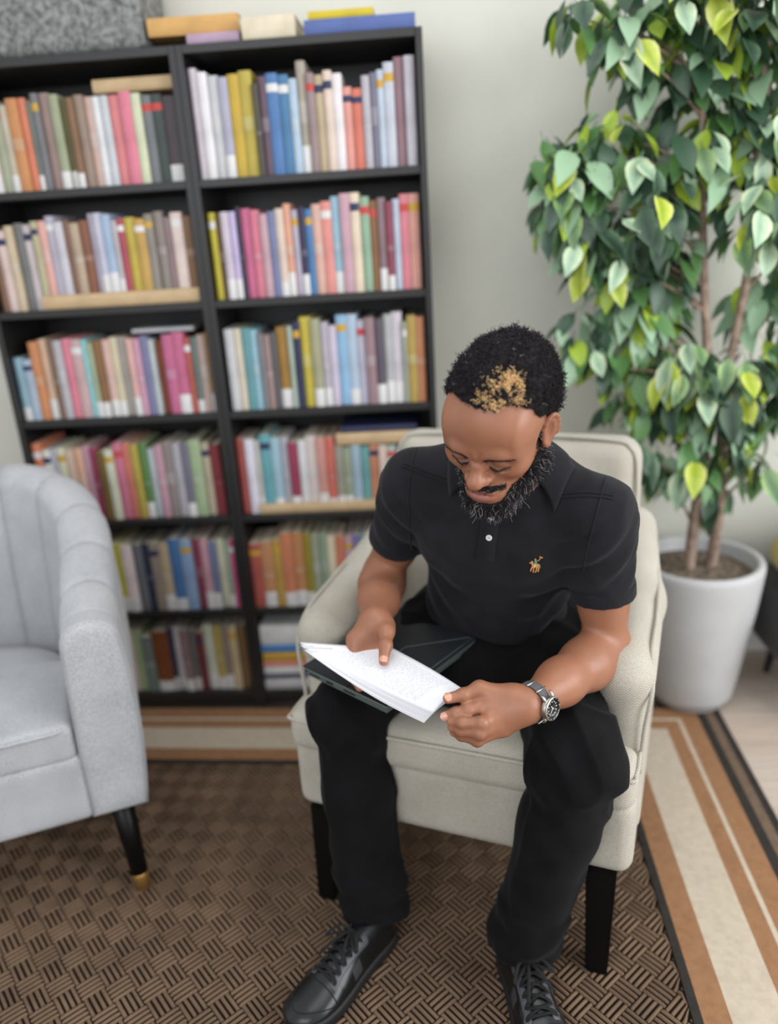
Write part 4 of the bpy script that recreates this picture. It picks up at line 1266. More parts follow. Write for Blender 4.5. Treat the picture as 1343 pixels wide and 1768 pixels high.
# finger nails as thin plates lying on the finger ends
M_nail = new_mat('finger_nail', (206, 152, 130), 0.25, spec=0.6)
CAM = A3(0, 0, CAM_H)
def nail(pts, rad, up):
    tip = np.array(pts[3], float); d = tip - np.array(pts[2], float); d /= np.linalg.norm(d)
    up = np.array(up, float); up -= d * (up @ d); up /= np.linalg.norm(up)
    sd = np.cross(d, up)
    r = rad[3]
    V, F = [], []
    nu, nv = 6, 7
    for i in range(nu):
        u = i / (nu - 1)
        for j in range(nv):
            v = (j / (nv - 1)) * 2 - 1
            an = v * (0.95 if 0 < i < nu - 1 else 0.72)
            y = -0.006 + 0.0125 * u - (0.002 * v * v if i > 2 else -0.002 * v * v)
            rr = (r + 0.0012) if i < nu - 1 else r + 0.0010
            V.append(tip + d * y + sd * math.sin(an) * rr * 0.98 + up * (math.cos(an) * rr))
    for i in range(nu - 1):
        for j in range(nv - 1):
            F.append((i * nv + j, i * nv + j + 1, (i + 1) * nv + j + 1, (i + 1) * nv + j))
    return mesh_np('fingernail', np.array(V), F, M_nail)
pchild('fingernail', nail(*FING_R['thumb'], (0.05, -0.25, 1)))
pchild('fingernail', nail(*FING_L['thumb'], (0.0, -0.55, 0.8)))
pchild('fingernail', nail(*FING_L['index'], (0.0, -0.9, 0.45)))
# ---- hair, beard, brows
def strands(roots, normals, length, radius, turns, amp, rs, nseg=9, droop=None):
    """small coiled locks: three-sided tubes that spiral away from the skin"""
    n = len(roots)
    t = np.linspace(0, 1, nseg)
    ref = np.tile(A3(0.3, 0.5, 0.81), (n, 1))
    T = normals / (np.linalg.norm(normals, axis=1)[:, None] + 1e-9)
    X = np.cross(T, ref); X /= np.linalg.norm(X, axis=1)[:, None] + 1e-9
    Y = np.cross(T, X)
    ph = rs.rand(n) * 6.28; tw = turns * (0.7 + 0.6 * rs.rand(n)) * np.sign(rs.rand(n) - 0.5); am = amp * (0.6 + 0.8 * rs.rand(n))
    L = length * (0.65 + 0.7 * rs.rand(n)) if np.isscalar(length) else length
    bend = rs.randn(n, 3) * 0.22
    ang = ph[:, None] + tw[:, None] * 6.28 * t
    P = (roots[:, None, :] + T[:, None, :] * (L[:, None] * t)[..., None] + (bend * L[:, None])[:, None, :] * (t ** 2)[None, :, None]
         + (X[:, None, :] * np.cos(ang)[..., None] + Y[:, None, :] * np.sin(ang)[..., None]) * (am[:, None] * np.minimum(1, t * 3))[..., None])
    if droop is not None: P = P + droop * (L[:, None] * t ** 2)[..., None]
    D = np.gradient(P, axis=1); D /= np.linalg.norm(D, axis=2)[..., None] + 1e-9
    U = np.cross(D, ref[:, None, :]); U /= np.linalg.norm(U, axis=2)[..., None] + 1e-9
    W = np.cross(D, U)
    rad = radius * (1 - 0.5 * t)[None, :, None]
    V = np.stack([P + rad * (U * math.cos(a) + W * math.sin(a)) for a in (0, 2.094, 4.189)], 2)   # n, seg, 3, 3
    idx = np.arange(n * nseg * 3).reshape(n, nseg, 3)
    F = []
    for s in range(3):
        F.append(np.stack([idx[:, :-1, s], idx[:, :-1, (s + 1) % 3], idx[:, 1:, (s + 1) % 3], idx[:, 1:, s]], -1).reshape(-1, 4))
    return V.reshape(-1, 3), np.vstack(F)

def hair_mat(name, rgb, rough=0.7):
    m = new_mat(name, rgb, rough, spec=0.18)
    return m
M_hair = hair_mat('black_hair', (46, 42, 45)); M_blond = hair_mat('dyed_golden_hair', (246, 206, 150)); M_greyhair = hair_mat('grey_hair', (170, 168, 168))
M_hairbase = new_mat('hair_undercoat', (22, 19, 20), 0.8)
rs = np.random.RandomState(3)

# scalp cap, bounded by the hairline
def hair_density(q):
    """>0 inside the hairline (head coordinates)"""
    x, y, z = q[:, 0], q[:, 1], q[:, 2]
    az = np.arctan2(np.abs(x), y)                 # 0 front .. pi back
    line = np.interp(az, [0.0, 0.35, 0.62, 0.85, 1.05, 1.25, 1.45, 1.62, 1.80, 2.2, 3.15],
                     [0.096, 0.097, 0.099, 0.095, 0.082, 0.060, 0.046, 0.048, 0.028, -0.025, -0.055])
    return z - line
hc = [hell((0.007, -0.020, 0.052), (0.0790, 0.1030, 0.0960)), hell((0.004, 0.016, 0.073), (0.0660, 0.064, 0.068), 0.03)]
HV, HQ = sdf_mesh(hc, 0.0030, disp=lambda p: 0.0030 * vnoise(p, 260, 8) + 0.003 * vnoise(p, 90, 9))
qh = to_head(HV)
dn = hair_density(qh)
# sink the cap into the skull outside the hairline so that its edge thins out
cen = Hp(0, 0.0, 0.04)
sink = np.clip((0.016 - dn) / 0.022, 0, 1)
HV = HV - (HV - cen) * (0.32 * sink ** 1.3)[:, None]
keep = (dn > -0.006)
fm = keep[HQ].all(1)
used = np.unique(HQ[fm]); remap = np.full(len(HV), -1); remap[used] = np.arange(len(used))
hair_me = mesh_np('hair', HV[used], remap[HQ[fm]], M_hairbase)
hair = pchild('hair', hair_me, label='short tight black curls with dyed golden patches')
def blond_weight(q):
    w = np.zeros(len(q))
    for (c, r) in (((0.016, 0.052, 0.128), 0.014), ((0.040, 0.038, 0.128), 0.017), ((0.050, 0.055, 0.112), 0.016), ((0.038, 0.070, 0.108), 0.014), ((0.020, 0.075, 0.112), 0.011), ((0.006, 0.082, 0.110), 0.008), ((0.030, 0.082, 0.098), 0.011), ((0.054, 0.040, 0.122), 0.013), ((0.006, 0.068, 0.122), 0.009)):
        w = np.maximum(w, np.exp(-(np.linalg.norm(q - np.array(c), axis=1) / r) ** 3))
    return w
pool = used[(dn[used] > 0.002)]
sel = rs.choice(pool, 15500)
roots = HV[sel] + rs.randn(len(sel), 3) * 0.0012
nrm = roots - Hp(0, -0.005, 0.045)
nrm /= np.linalg.norm(nrm, axis=1)[:, None]
qh2 = to_head(roots)
dd = hair_density(qh2)
L = (0.0035 + 0.0055 * np.clip(dd / 0.03, 0, 1)) * (0.7 + 0.5 * rs.rand(len(sel)))
bw = blond_weight(qh2)
isb = rs.rand(len(sel)) < bw * np.clip(0.75 + 0.9 * vnoise(roots, 210, 77), 0.05, 1.1)
isg = (~isb) & (rs.rand(len(sel)) < 0.005)
for msk, mt, nm, lb in ((~isb & ~isg, M_hair, 'curls', None), (isb, M_blond, 'dyed_curls', 'golden dyed curls'), (isg, M_greyhair, 'grey_curls', 'stray grey curls')):
    if msk.sum() == 0: continue
    V, F = strands(roots[msk] - nrm[msk] * 0.003, nrm[msk], L[msk] + (0.003 if nm == 'dyed_curls' else 0), 0.00052, 1.4, 0.0019, rs, 8)
    pchild(nm, mesh_np(nm, V, F, mt), hair, kind='stuff', label=lb)

# beard
def beard_density(q):
    x, y, z = np.abs(q[:, 0]), q[:, 1], q[:, 2]
    up = np.interp(y, [-0.01, 0.02, 0.045, 0.062, 0.075, 0.088], [0.0, -0.020, -0.038, -0.050, -0.059, -0.072])   # upper edge of the cheek line
    d = up - z
    mou = (x < 0.030) & (z > -0.0715) & (y > 0.07)
    d = np.where(mou, -1, d)
    d = np.minimum(d, (y + 0.012) * 1.0)
    side = (np.abs(y - 0.004) < 0.012) & (z < 0.03) & (z > -0.05) & (x > 0.05)
    d = np.where(side, np.maximum(d, 0.008 - np.abs(y - 0.004)), d)
    mst = (x < 0.036) & (z > -0.047) & (z < -0.030) & (y > 0.075)
    d = np.where(mst, np.maximum(d, np.minimum(z + 0.0465 + 0.0035 * (x / 0.03) ** 2, -0.0325 - 0.006 * (x / 0.036) ** 2 - z)), d)
    d = np.where((x > 0.071) & (z > -0.035), -1, d)
    return d
qb = to_head(BV)
inhead = (np.abs(qb[:, 0]) < 0.085) & (qb[:, 1] > -0.03) & (qb[:, 1] < 0.12) & (qb[:, 2] > -0.135) & (qb[:, 2] < 0.04)
cand = np.flatnonzero(inhead)
bd = beard_density(qb[cand])
okb = cand[bd > 0.0]
# exclude the neck column behind
okb = okb[(qb[okb, 2] > -0.118)]
bdv = beard_density(qb[okb])
okb = okb[~((qb[okb, 2] < -0.05) & (qb[okb, 1] < -0.014))]
bdv = beard_density(qb[okb])
pb = np.clip(bdv / 0.004, 0.4, 1); pb /= pb.sum()
sel = rs.choice(okb, 6800, p=pb)
roots = BV[sel]
ctr = Hp(0, 0.02, -0.035)
nrm = roots - ctr; nrm /= np.linalg.norm(nrm, axis=1)[:, None]
qs = qb[sel]; bds = beard_density(qs)
chin_w = np.clip((qs[:, 1] - 0.02) / 0.05, 0, 1) * np.clip((-0.06 - qs[:, 2]) / 0.02, 0, 1)
must = (qs[:, 2] > -0.05) & (qs[:, 1] > 0.07)
L = np.where(must, 0.0032, 0.0065 + 0.0055 * np.clip(bds / 0.012, 0, 1) + 0.002 * chin_w) * np.where(qs[:, 0] > 0.03, 1.15, np.where(qs[:, 0] < -0.03, 0.65, 1.0)) * (0.7 + 0.6 * rs.rand(len(sel)))
L = np.where((np.abs(qs[:, 1] - 0.004) < 0.013) & (qs[:, 2] > -0.02), 0.0028, L)
isg = rs.rand(len(sel)) < 0.11
down = -HM[2] * 0.35 + HM[1] * 0.1
beard = None
for msk, mt, nm, lb in ((~isg, M_hair, 'beard', 'curly black beard flecked with grey'), (isg, M_greyhair, 'grey_beard_hair', 'grey hairs in the beard')):
    V, F = strands(roots[msk] - nrm[msk] * 0.001, nrm[msk], L[msk] * (1.12 if nm != 'beard' else 1.0), 0.00050 if nm == 'beard' else 0.00040, 1.1, 0.0026, rs, 9, droop=down)
    o = pchild(nm, mesh_np(nm, V, F, mt), beard, kind='stuff', label=lb)
    if beard is None: beard = o
# undercoat of the beard: a thin offset skin
VN = np.zeros_like(BV)
fn = np.cross(BV[BQ[:, 2]] - BV[BQ[:, 0]], BV[BQ[:, 3]] - BV[BQ[:, 1]])
for a in range(3):
    for c in range(4): VN[:, a] += np.bincount(BQ[:, c], weights=fn[:, a], minlength=len(BV))
VN /= np.linalg.norm(VN, axis=1)[:, None] + 1e-12
bdall = np.full(len(BV), -1.0); bdall[cand] = beard_density(qb[cand]); bdall[qb[:, 2] < -0.118] = -1
bdall[(qb[:, 2] > -0.022) & (qb[:, 1] < 0.03)] = -1
bdall[(qb[:, 2] < -0.045) & (qb[:, 1] < -0.004)] = -1
mb = bdall > 0.0015
fm = mb[BQ].all(1)
used = np.unique(BQ[fm]); remap = np.full(len(BV), -1); remap[used] = np.arange(len(used))
th = np.clip(bdall[used] / 0.010, 0, 1)
th = np.where((qb[used, 2] > -0.05) & (qb[used, 1] > 0.07), 0.0003, 0.0003 + 0.0030 * th)
pchild('beard_undercoat', mesh_np('beard_undercoat', BV[used] + VN[used] * th[:, None], remap[BQ[fm]], M_hairbase), beard)

# brows and lashes: short hairs along a line on the skin
def on_skin(c):
    """body surface point nearest to a head-space point, with its normal"""
    i = np.argmin(((qb - np.array(c)) ** 2).sum(1)); return BV[i], VN[i]
brow = None
for s in (1, -1):
    ctrl = spline([(0.012 * s, 0.098, 0.0225), (0.022 * s, 0.097, 0.0260), (0.036 * s, 0.090, 0.0280), (0.050 * s, 0.075, 0.0245)], 110)
    R_, N_ = zip(*[on_skin(c) for c in ctrl])
    R_ = np.repeat(np.array(R_), 3, 0) + rs.randn(330, 3) * 0.0010; N_ = np.repeat(np.array(N_), 3, 0)
    tang = np.gradient(np.array([Hp(*c) for c in ctrl]), axis=0); tang /= np.linalg.norm(tang, axis=1)[:, None]; tang = np.repeat(tang, 3, 0)
    V, F = strands(R_, N_ * 0.35 + tang * 0.9, 0.0040, 0.00022, 0.3, 0.0004, rs, 5)
    pchild('eyebrow', mesh_np('eyebrow', V, F, M_hair), kind='stuff')
    ctrl = spline([(0.0180 * s, 0.088, 0.0035), (0.025 * s, 0.091, 0.0000), (0.034 * s, 0.089, -0.0005), (0.047 * s, 0.077, 0.0050)], 60)
    R_, N_ = zip(*[on_skin(c) for c in ctrl]); R_ = np.array(R_); N_ = np.array(N_)
    for _ in range(6): R_ = np.vstack([R_[:1], (R_[:-2] + R_[1:-1] + R_[2:]) / 3, R_[-1:]])
    V, F = strands(R_, N_ * 0.5 - HM[2] * 0.8, 0.0040, 0.00022, 0.05, 0.0002, rs, 5)
    lash = pchild('eyelashes', mesh_np('eyelashes', V, F, M_hair), kind='stuff')
    V, F = tube_np(R_ + N_ * 0.0002, np.interp(np.linspace(0, 1, len(R_)), [0, 0.25, 0.7, 1], [0.0006, 0.0013, 0.0011, 0.0004]), 6)
    pchild('lash_line', mesh_np('lash_line', V, F, M_hair), lash)
# ---- clothes
def capped(a, b, ra, rb, k=0.0, op='u'):
    """cone with flat ends"""
    a = np.asarray(a, float); b = np.asarray(b, float); L = np.linalg.norm(b - a); d = (b - a) / L
    def fn(p):
        q = p - a; t = q @ d
        w = np.sqrt(np.maximum((q * q).sum(1) - t * t, 0)) - (ra + (rb - ra) * np.clip(t / L, 0, 1))
        e = np.maximum(-t, t - L)
        return np.maximum(w, e) + 0.0 * t
    return Prim(fn, (a + b) / 2, L / 2 + max(ra, rb), op, k)

SHM = (SH_L + SH_R) / 2
tu = SHM - PELV; TL = np.linalg.norm(tu); tu = tu / TL
tr_ = A3(0.947, -0.321, 0); tr_ = tr_ - tu * (tr_ @ tu); tr_ /= np.linalg.norm(tr_)
tf = np.cross(tu, tr_); tf = tf if tf[1] < 0 else -tf
TM = np.stack([tr_, tf, tu])
def T(x, f, u): return PELV + tr_ * x + tf * f + tu * u
def to_t(p): return (p - PELV) @ TM.T

M_polo = new_mat('black_pique_cotton', (30, 31, 35), 0.9, spec=0.2, sheen=0.06)
_t = NT(M_polo); _c = _t.coord(); _n = _t.noise(_c, 500, 2); _n2 = _t.noise(_c, 16, 3)
_t.color(_t.ramp(_n2, [(0.3, (23, 23, 26)), (0.7, (32, 32, 37))])); _t.bump(_n, 0.25, 0.0008)
M_trous = new_mat('black_denim', (19, 19, 22), 0.92, spec=0.14, sheen=0.03)
_t = NT(M_trous); _c = _t.coord(); _n = _t.noise(_c, 380, 2); _n2 = _t.noise(_c, 18, 3)
_t.color(_t.ramp(_n2, [(0.3, (9, 9, 10)), (0.7, (16, 16, 18))])); _t.bump(_n, 0.3, 0.0008)

SLV_R = lerp(SH_R, EL_R, 0.60); SLV_L = lerp(SH_L, EL_L, 0.58)
def out_dir(sh, el): d = el - sh; return d / np.linalg.norm(d)
shirt = [ell(T(0, 0.004, 0.315), (0.158, 0.098, 0.175), TM),
         ell(T(0, 0.022, 0.12), (0.147, 0.120, 0.18), TM, 0.07),
         ell(T(0, 0.03, 0.03), (0.150, 0.122, 0.085), TM, 0.06),
         ell(T(0, -0.045, 0.40), (0.150, 0.085, 0.125), TM, 0.06),
         ell(T(0.075, 0.062, 0.35), (0.07, 0.040, 0.062), TM, 0.06), ell(T(-0.075, 0.062, 0.35), (0.07, 0.040, 0.062), TM, 0.06),
         cone(NECK + A3(0, 0.01, -0.02), SH_L + A3(0, 0, 0.002), 0.066, 0.056, 0.05), cone(NECK + A3(0, 0.01, -0.02), SH_R + A3(0, 0, 0.002), 0.066, 0.056, 0.05),
         cone(SH_L, lerp(SH_L, EL_L, 0.15), 0.057, 0.058, 0.05), cone(SH_R, lerp(SH_R, EL_R, 0.15), 0.056, 0.056, 0.05),
         capped(lerp(SH_L, EL_L, 0.08), SLV_L, 0.058, 0.0590, 0.03), capped(lerp(SH_R, EL_R, 0.08), SLV_R, 0.056, 0.0565, 0.03)]
dL = out_dir(SH_L, EL_L); dR = out_dir(SH_R, EL_R)
sideL = np.cross(dL, A3(0, 1, 0)); sideL /= np.linalg.norm(sideL)
def shirt_disp(p):
    q = to_t(p)
    d = 0.0012 * vnoise(p, 24, 21) + 0.0030 * np.maximum(0, 1 - np.abs(vnoise(p @ np.diag([1, 1, 0.7]), 26, 51)) * 1.6) ** 2
    # drag lines from the armpits, and sleeve folds running to the shoulder
    for sh, el, s in ((SH_L, EL_L, 1), (SH_R, EL_R, -1)):
        r = p - lerp(sh, el, 0.25)
        w = np.exp(-((r * r).sum(1)) / 0.085 ** 2)
        x = r @ tr_ * s; z = r @ tu; y = r @ tf
        ph = (z * 0.85 - x * 0.75 + y * 0.2)
        d += w * 0.0068 * np.sin(ph * 112 + 6 * x + 1.3 * np.sin(40 * y)) * np.clip(0.4 + y / 0.05, 0.15, 1)
        d += w * 0.0016 * np.sin(ph * 230 + 2.0)
    # diagonal chest drags and cloth rolling up above the lap
    wl = np.exp(-((q[:, 2] - 0.06) / 0.075) ** 2) * np.clip(q[:, 1] / 0.05, 0, 1)
    d += wl * 0.0060 * np.sin(q[:, 2] * 115 + 3.2 * np.cos(q[:, 0] * 11) + 1.5 * np.sin(q[:, 0] * 30))
    wm = np.exp(-((q[:, 2] - 0.20) / 0.08) ** 2) * np.clip(q[:, 1] / 0.05, 0, 1)
    d += wm * 0.0040 * np.sin(q[:, 2] * 70 + q[:, 0] * 32 + 2.0) 
    ws = np.exp(-((np.abs(q[:, 0]) - 0.125) / 0.04) ** 2) * np.exp(-((q[:, 2] - 0.22) / 0.12) ** 2)
    d += ws * 0.0050 * np.sin(q[:, 2] * 85 - np.abs(q[:, 0]) * 60)
    return d
SV, SQ = sdf_mesh(shirt, 0.0042, shirt_disp)
polo = pchild('polo_shirt', mesh_np('polo_shirt', SV, SQ, M_polo), label='black short-sleeved polo shirt')
def shirt_d(p): return sdf_eval(shirt, p) - shirt_disp(p)
def trace(o, d, off=0.0):
    """march from o along d until the shirt is off away"""
    p = np.array(o, float); d = np.array(d, float) / np.linalg.norm(d)
    for _ in range(80):
        e = shirt_d(p[None])[0] - off
        if e < 2e-4: break
        p = p + d * min(e * 0.8, 0.05)
    return p
def grad(p):
    e = 1e-3
    g = np.array([shirt_d((p + a)[None])[0] - shirt_d((p - a)[None])[0] for a in np.eye(3) * e])
    return g / (np.linalg.norm(g) + 1e-12)
def front(x, u, off=0.0): return trace(T(x, 0.32, u), -tf, off)

# sleeve bands
for sh, el, end, r in ((SH_L, EL_L, SLV_L, 0.0598), (SH_R, EL_R, SLV_R, 0.0573)):
    d = out_dir(sh, el)
    V, Q = sdf_mesh([capped(end - d * 0.026, end + d * 0.002, r + 0.0012, r + 0.0006)], 0.003)
    V = relax(V, Q, 3)
    pchild('sleeve_band', mesh_np('sleeve_band', V, Q, M_polo), polo)

# placket, buttons
PX = -0.010
us = np.linspace(0.378, 0.487, 24)
V, F = [], []
for i, u in enumerate(us):
    for j, x in enumerate((-0.0165, -0.016, 0.0, 0.016, 0.0165)):
        off = 0.0002 if j in (0, 4) or i == 0 else 0.0024
        V.append(front(PX + x, u, off))
for i in range(len(us) - 1):
    for j in range(4):
        F.append((i * 5 + j, i * 5 + j + 1, (i + 1) * 5 + j + 1, (i + 1) * 5 + j))
pchild('placket', mesh_np('placket', np.array(V), F, M_polo), polo)
M_button = new_mat('pearl_button', (226, 226, 222), 0.25, spec=0.6)
def button(u, r=0.0058):
    p = front(PX + 0.002, u, 0.0028); n = grad(p)
    a = np.cross(n, tu); a /= np.linalg.norm(a); b = np.cross(n, a)
    prof = [(0.0, 0.0008), (0.55, 0.0008), (0.72, 0.0012), (0.9, 0.0014), (1.0, 0.0006), (0.96, -0.001)]
    V, F = [], []
    sg = 20
    for (rr, z) in prof:
        for k in range(sg):
            t = k / sg * 6.2832
            V.append(p + (a * math.cos(t) + b * math.sin(t)) * rr * r + n * z)
    for i in range(len(prof) - 1):
        for k in range(sg):
            F.append((i * sg + k, i * sg + (k + 1) % sg, (i + 1) * sg + (k + 1) % sg, (i + 1) * sg + k))
    o = pchild('button', mesh_np('button', np.array(V), F, M_button), polo, label='white shirt button')
    for sx, sy in ((1, 1), (-1, -1), (1, -1), (-1, 1)):
        c = p + (a * sx + b * sy) * r * 0.24 + n * 0.0009
        VV = [c + (a * math.cos(t) + b * math.sin(t)) * r * 0.13 for t in np.arange(6) / 6 * 6.2832]
        VV += [v + n * 0.0004 for v in VV]
        Fb = [tuple(range(6, 12))] + [(k, (k + 1) % 6, 6 + (k + 1) % 6, 6 + k) for k in range(6)]
        pchild('button_hole', mesh_np('button_hole', np.array(VV), Fb, M_hair), o)
BUTTONS = (0.426, 0.466)
for u in BUTTONS: button(u)

# embroidered rider-on-horse emblem on the chest
def emblem(x0, u0, h):
    p0 = front(x0, u0, 0.0006); n = grad(p0)
    up = tu - n * (tu @ n); up /= np.linalg.norm(up); rt = np.cross(up, n); rt = rt if rt @ tr_ > 0 else -rt
    M_tan_t = new_mat('tan_embroidery', (206, 148, 88), 0.7); M_gr_t = new_mat('green_embroidery', (96, 142, 112), 0.7); M_wh_t = new_mat('white_embroidery', (214, 206, 190), 0.7)
    for m_ in (M_tan_t, M_gr_t):
        t = NT(m_); t.bump(t.noise(t.coord(), 900, 2), 0.5, 0.0004)
    root = None
    def poly(name, pts, mt, lift=0.0012):
        nonlocal root
        k = len(pts); V = []
        for z in (0.0, lift):
            for (x, y) in pts: V.append(p0 + (rt * x + up * y) * h + n * z)
        F = [tuple(range(k, 2 * k))] + [(i, (i + 1) % k, k + (i + 1) % k, k + i) for i in range(k)]
        o = pchild(name, mesh_np(name, np.array(V), F, mt, smooth=False), root or polo)
        if root is None: root = o; o['label'] = 'tan embroidered polo player emblem'
    poly('emblem', [(-0.17, 0.02), (-0.15, 0.10), (-0.04, 0.07), (0.08, 0.06), (0.15, 0.09), (0.20, 0.03), (0.19, -0.10), (0.12, -0.13), (-0.02, -0.12), (-0.13, -0.11)], M_tan_t)   # horse's body
    poly('emblem_leg', [(-0.14, -0.08), (-0.06, -0.11), (-0.13, -0.24), (-0.17, -0.40), (-0.22, -0.40), (-0.19, -0.23)], M_tan_t)
    poly('emblem_leg', [(-0.06, -0.11), (0.00, -0.12), (-0.02, -0.26), (-0.04, -0.46), (-0.09, -0.46), (-0.07, -0.26)], M_tan_t)
    poly('emblem_leg', [(0.05, -0.12), (0.12, -0.12), (0.13, -0.27), (0.07, -0.46), (0.02, -0.45), (0.07, -0.27)], M_tan_t)
    poly('emblem_leg', [(0.13, -0.11), (0.19, -0.07), (0.23, -0.22), (0.20, -0.40), (0.15, -0.40), (0.17, -0.22)], M_tan_t)
    poly('emblem_neck', [(-0.16, 0.00), (-0.09, 0.08), (-0.11, 0.19), (-0.15, 0.24), (-0.19, 0.20), (-0.28, 0.10), (-0.26, 0.06), (-0.18, 0.10)], M_tan_t, 0.0015)
    poly('emblem_tail', [(0.17, 0.07), (0.21, 0.06), (0.27, -0.06), (0.25, -0.18), (0.22, -0.06)], M_tan_t)
    poly('emblem_rider', [(-0.04, 0.07), (0.08, 0.07), (0.09, 0.18), (0.06, 0.27), (-0.03, 0.27), (-0.06, 0.16)], M_gr_t, 0.0018)
    poly('emblem_boot', [(-0.02, 0.08), (0.05, 0.07), (0.02, -0.06), (-0.03, -0.16), (-0.07, -0.15), (-0.03, -0.05)], M_wh_t, 0.0018)
    poly('emblem_head', [(-0.04, 0.28), (0.03, 0.28), (0.04, 0.35), (0.00, 0.38), (-0.05, 0.36)], M_tan_t, 0.0018)
    poly('emblem_arm', [(0.05, 0.26), (0.08, 0.22), (0.19, 0.31), (0.16, 0.34)], M_gr_t, 0.0018)
    poly('emblem_mallet', [(0.14, 0.28), (0.17, 0.27), (0.26, 0.47), (0.34, 0.45), (0.35, 0.49), (0.18, 0.54), (0.17, 0.50), (0.23, 0.48)], M_tan_t, 0.0016)
EMB = (0.080, 0.388)
emblem(EMB[0], EMB[1], 0.036)

# collar: a folded leaf around the neck that falls onto the shoulders, with two points in front
def collar():
    ax = Hp(0, -0.028, -0.03) - NECK; ax = ax / np.linalg.norm(ax)
    ax = ax * 0.55 + tu * 0.45; ax /= np.linalg.norm(ax)
    fw = tf - ax * (tf @ ax); fw /= np.linalg.norm(fw)
    rt = np.cross(fw, ax); rt = rt if rt @ tr_ > 0 else -rt
    C = NECK + ax * 0.034 + fw * 0.006
    V, F = [], []
    na = 61
    amax = math.radians(122)
    rows = 9
    for i in range(na):
        a = -amax + 2 * amax * i / (na - 1)          # 0 = nape
        d = -fw * math.cos(a) + rt * math.sin(a)
        fa = abs(a) / amax
        R = 0.063 + 0.004 * math.cos(2 * a)
        dropc = -0.004 * max(0, (fa - 0.55) / 0.45) ** 1.3         # neck opening dips in front
        leaf = 0.030 + 0.009 * max(0, (fa - 0.45) / 0.55) ** 1.2
        base = C + ax * dropc
        prof = [(R - 0.004, 0.000), (R - 0.003, 0.018), (R - 0.001, 0.028), (R + 0.003, 0.031), (R + 0.008, 0.027), (R + 0.014, 0.014), (R + 0.014 + leaf * 0.30, 0.014 - leaf * 0.42), (R + 0.014 + leaf * 0.52, 0.014 - leaf * 0.75), (R + 0.014 + leaf * 0.68, 0.014 - leaf * 1.0)]
        for j, (rr, zz) in enumerate(prof):
            sw = 0.0
            # the leaf's front corners swing outwards to the points
            dd = d
            if j > 4 and fa > 0.6:
                b = a - math.copysign((fa - 0.6) * 0.20 * (j - 4) / 4, a)
                dd = -fw * math.cos(b) + rt * math.sin(b)
            p = base + dd * rr + ax * zz
            if j > 3:
                for _ in range(4):
                    e = shirt_d(p[None])[0]
                    need = 0.0045 + (0.002 if j < 8 else 0.0)
                    if e < need: p = p + grad(p) * (need - e)
                if j > 5:
                    e = shirt_d(p[None])[0]
                    if e > 0.010: p = p - grad(p) * (e - 0.010) * 0.8
            V.append(p)
    for i in range(na - 1):
        for j in range(rows - 1):
            F.append((i * rows + j, i * rows + j + 1, (i + 1) * rows + j + 1, (i + 1) * rows + j))
    me = mesh_np('collar', np.array(V), F, M_polo)
    o = pchild('collar', me, polo)
    md = o.modifiers.new('thickness', 'SOLIDIFY'); md.thickness = 0.0028; md.offset = 0.0
collar()

# raised seams: yoke seam and armhole on each side
def seam(name, pts, r=0.0016):
    v, f = tube_np(spline(pts, 40), r, 6)
    pchild(name, mesh_np(name, v, f, M_polo), polo)
for s, sh, el in ((1, SH_L, EL_L), (-1, SH_R, EL_R)):
    a = NECK + tr_ * 0.085 * s + tf * 0.03
    b = sh + tf * 0.012 + tr_ * 0.02 * s
    pts = [trace(lerp(a, b, t) + tf * 0.02 * (1 - t) + tu * 0.14, -tu, 0.0003) for t in np.linspace(0.1, 1, 9)]
    seam('yoke_seam', pts)
    seam('yoke_seam', [p + tf * 0.0075 + tu * -0.001 for p in pts], 0.0010)
    d = out_dir(sh, el)
    c = lerp(sh, el, 0.02)
    e1 = np.cross(d, tf); e1 /= np.linalg.norm(e1); e1 = e1 if e1 @ tr_ * s > 0 else -e1
    pts = []
    for t in np.linspace(-0.2, 1.25, 12):
        an = t * math.pi / 1.15
        u_ = tu * math.cos(an) + tf * math.sin(an)
        c2 = c - tr_ * s * 0.012 * math.sin(an) + d * 0.02 * math.sin(an)
        pts.append(trace(c2 + u_ * 0.16, -u_, 0.0003))
    seam('armhole_seam', pts)

# ---- trousers
HEM_L = ANK_L + A3(0.002, -0.004, 0.0); HEM_R = ANK_R + A3(-0.002, -0.002, 0.0)
tro = [ell(PELV + A3(-0.004, -0.01, 0.0), (0.165, 0.145, 0.105), np.stack([tr_, np.cross(A3(0, 0, 1), tr_), A3(0, 0, 1)]))]
tro += [ell(A3(0.066, 1.435, 0.548), (0.135, 0.125, 0.066), None, 0.06)]
for hp, kn, hem, rk, rh in ((HIP_L, KNEE_L, HEM_L, 0.081, 0.066), (HIP_R, KNEE_R, HEM_R, 0.072, 0.064)):
    tro += [cone(hp, kn, 0.098, rk, 0.05), cone(kn, lerp(kn, hem, 0.35), rk * 0.96, rh + 0.004, 0.04),
            cone(lerp(kn, hem, 0.35), lerp(kn, hem, 0.85), rh + 0.004, rh, 0.04), capped(lerp(kn, hem, 0.80), hem + (hem - kn) * 0.02, rh, rh + 0.004, 0.02)]
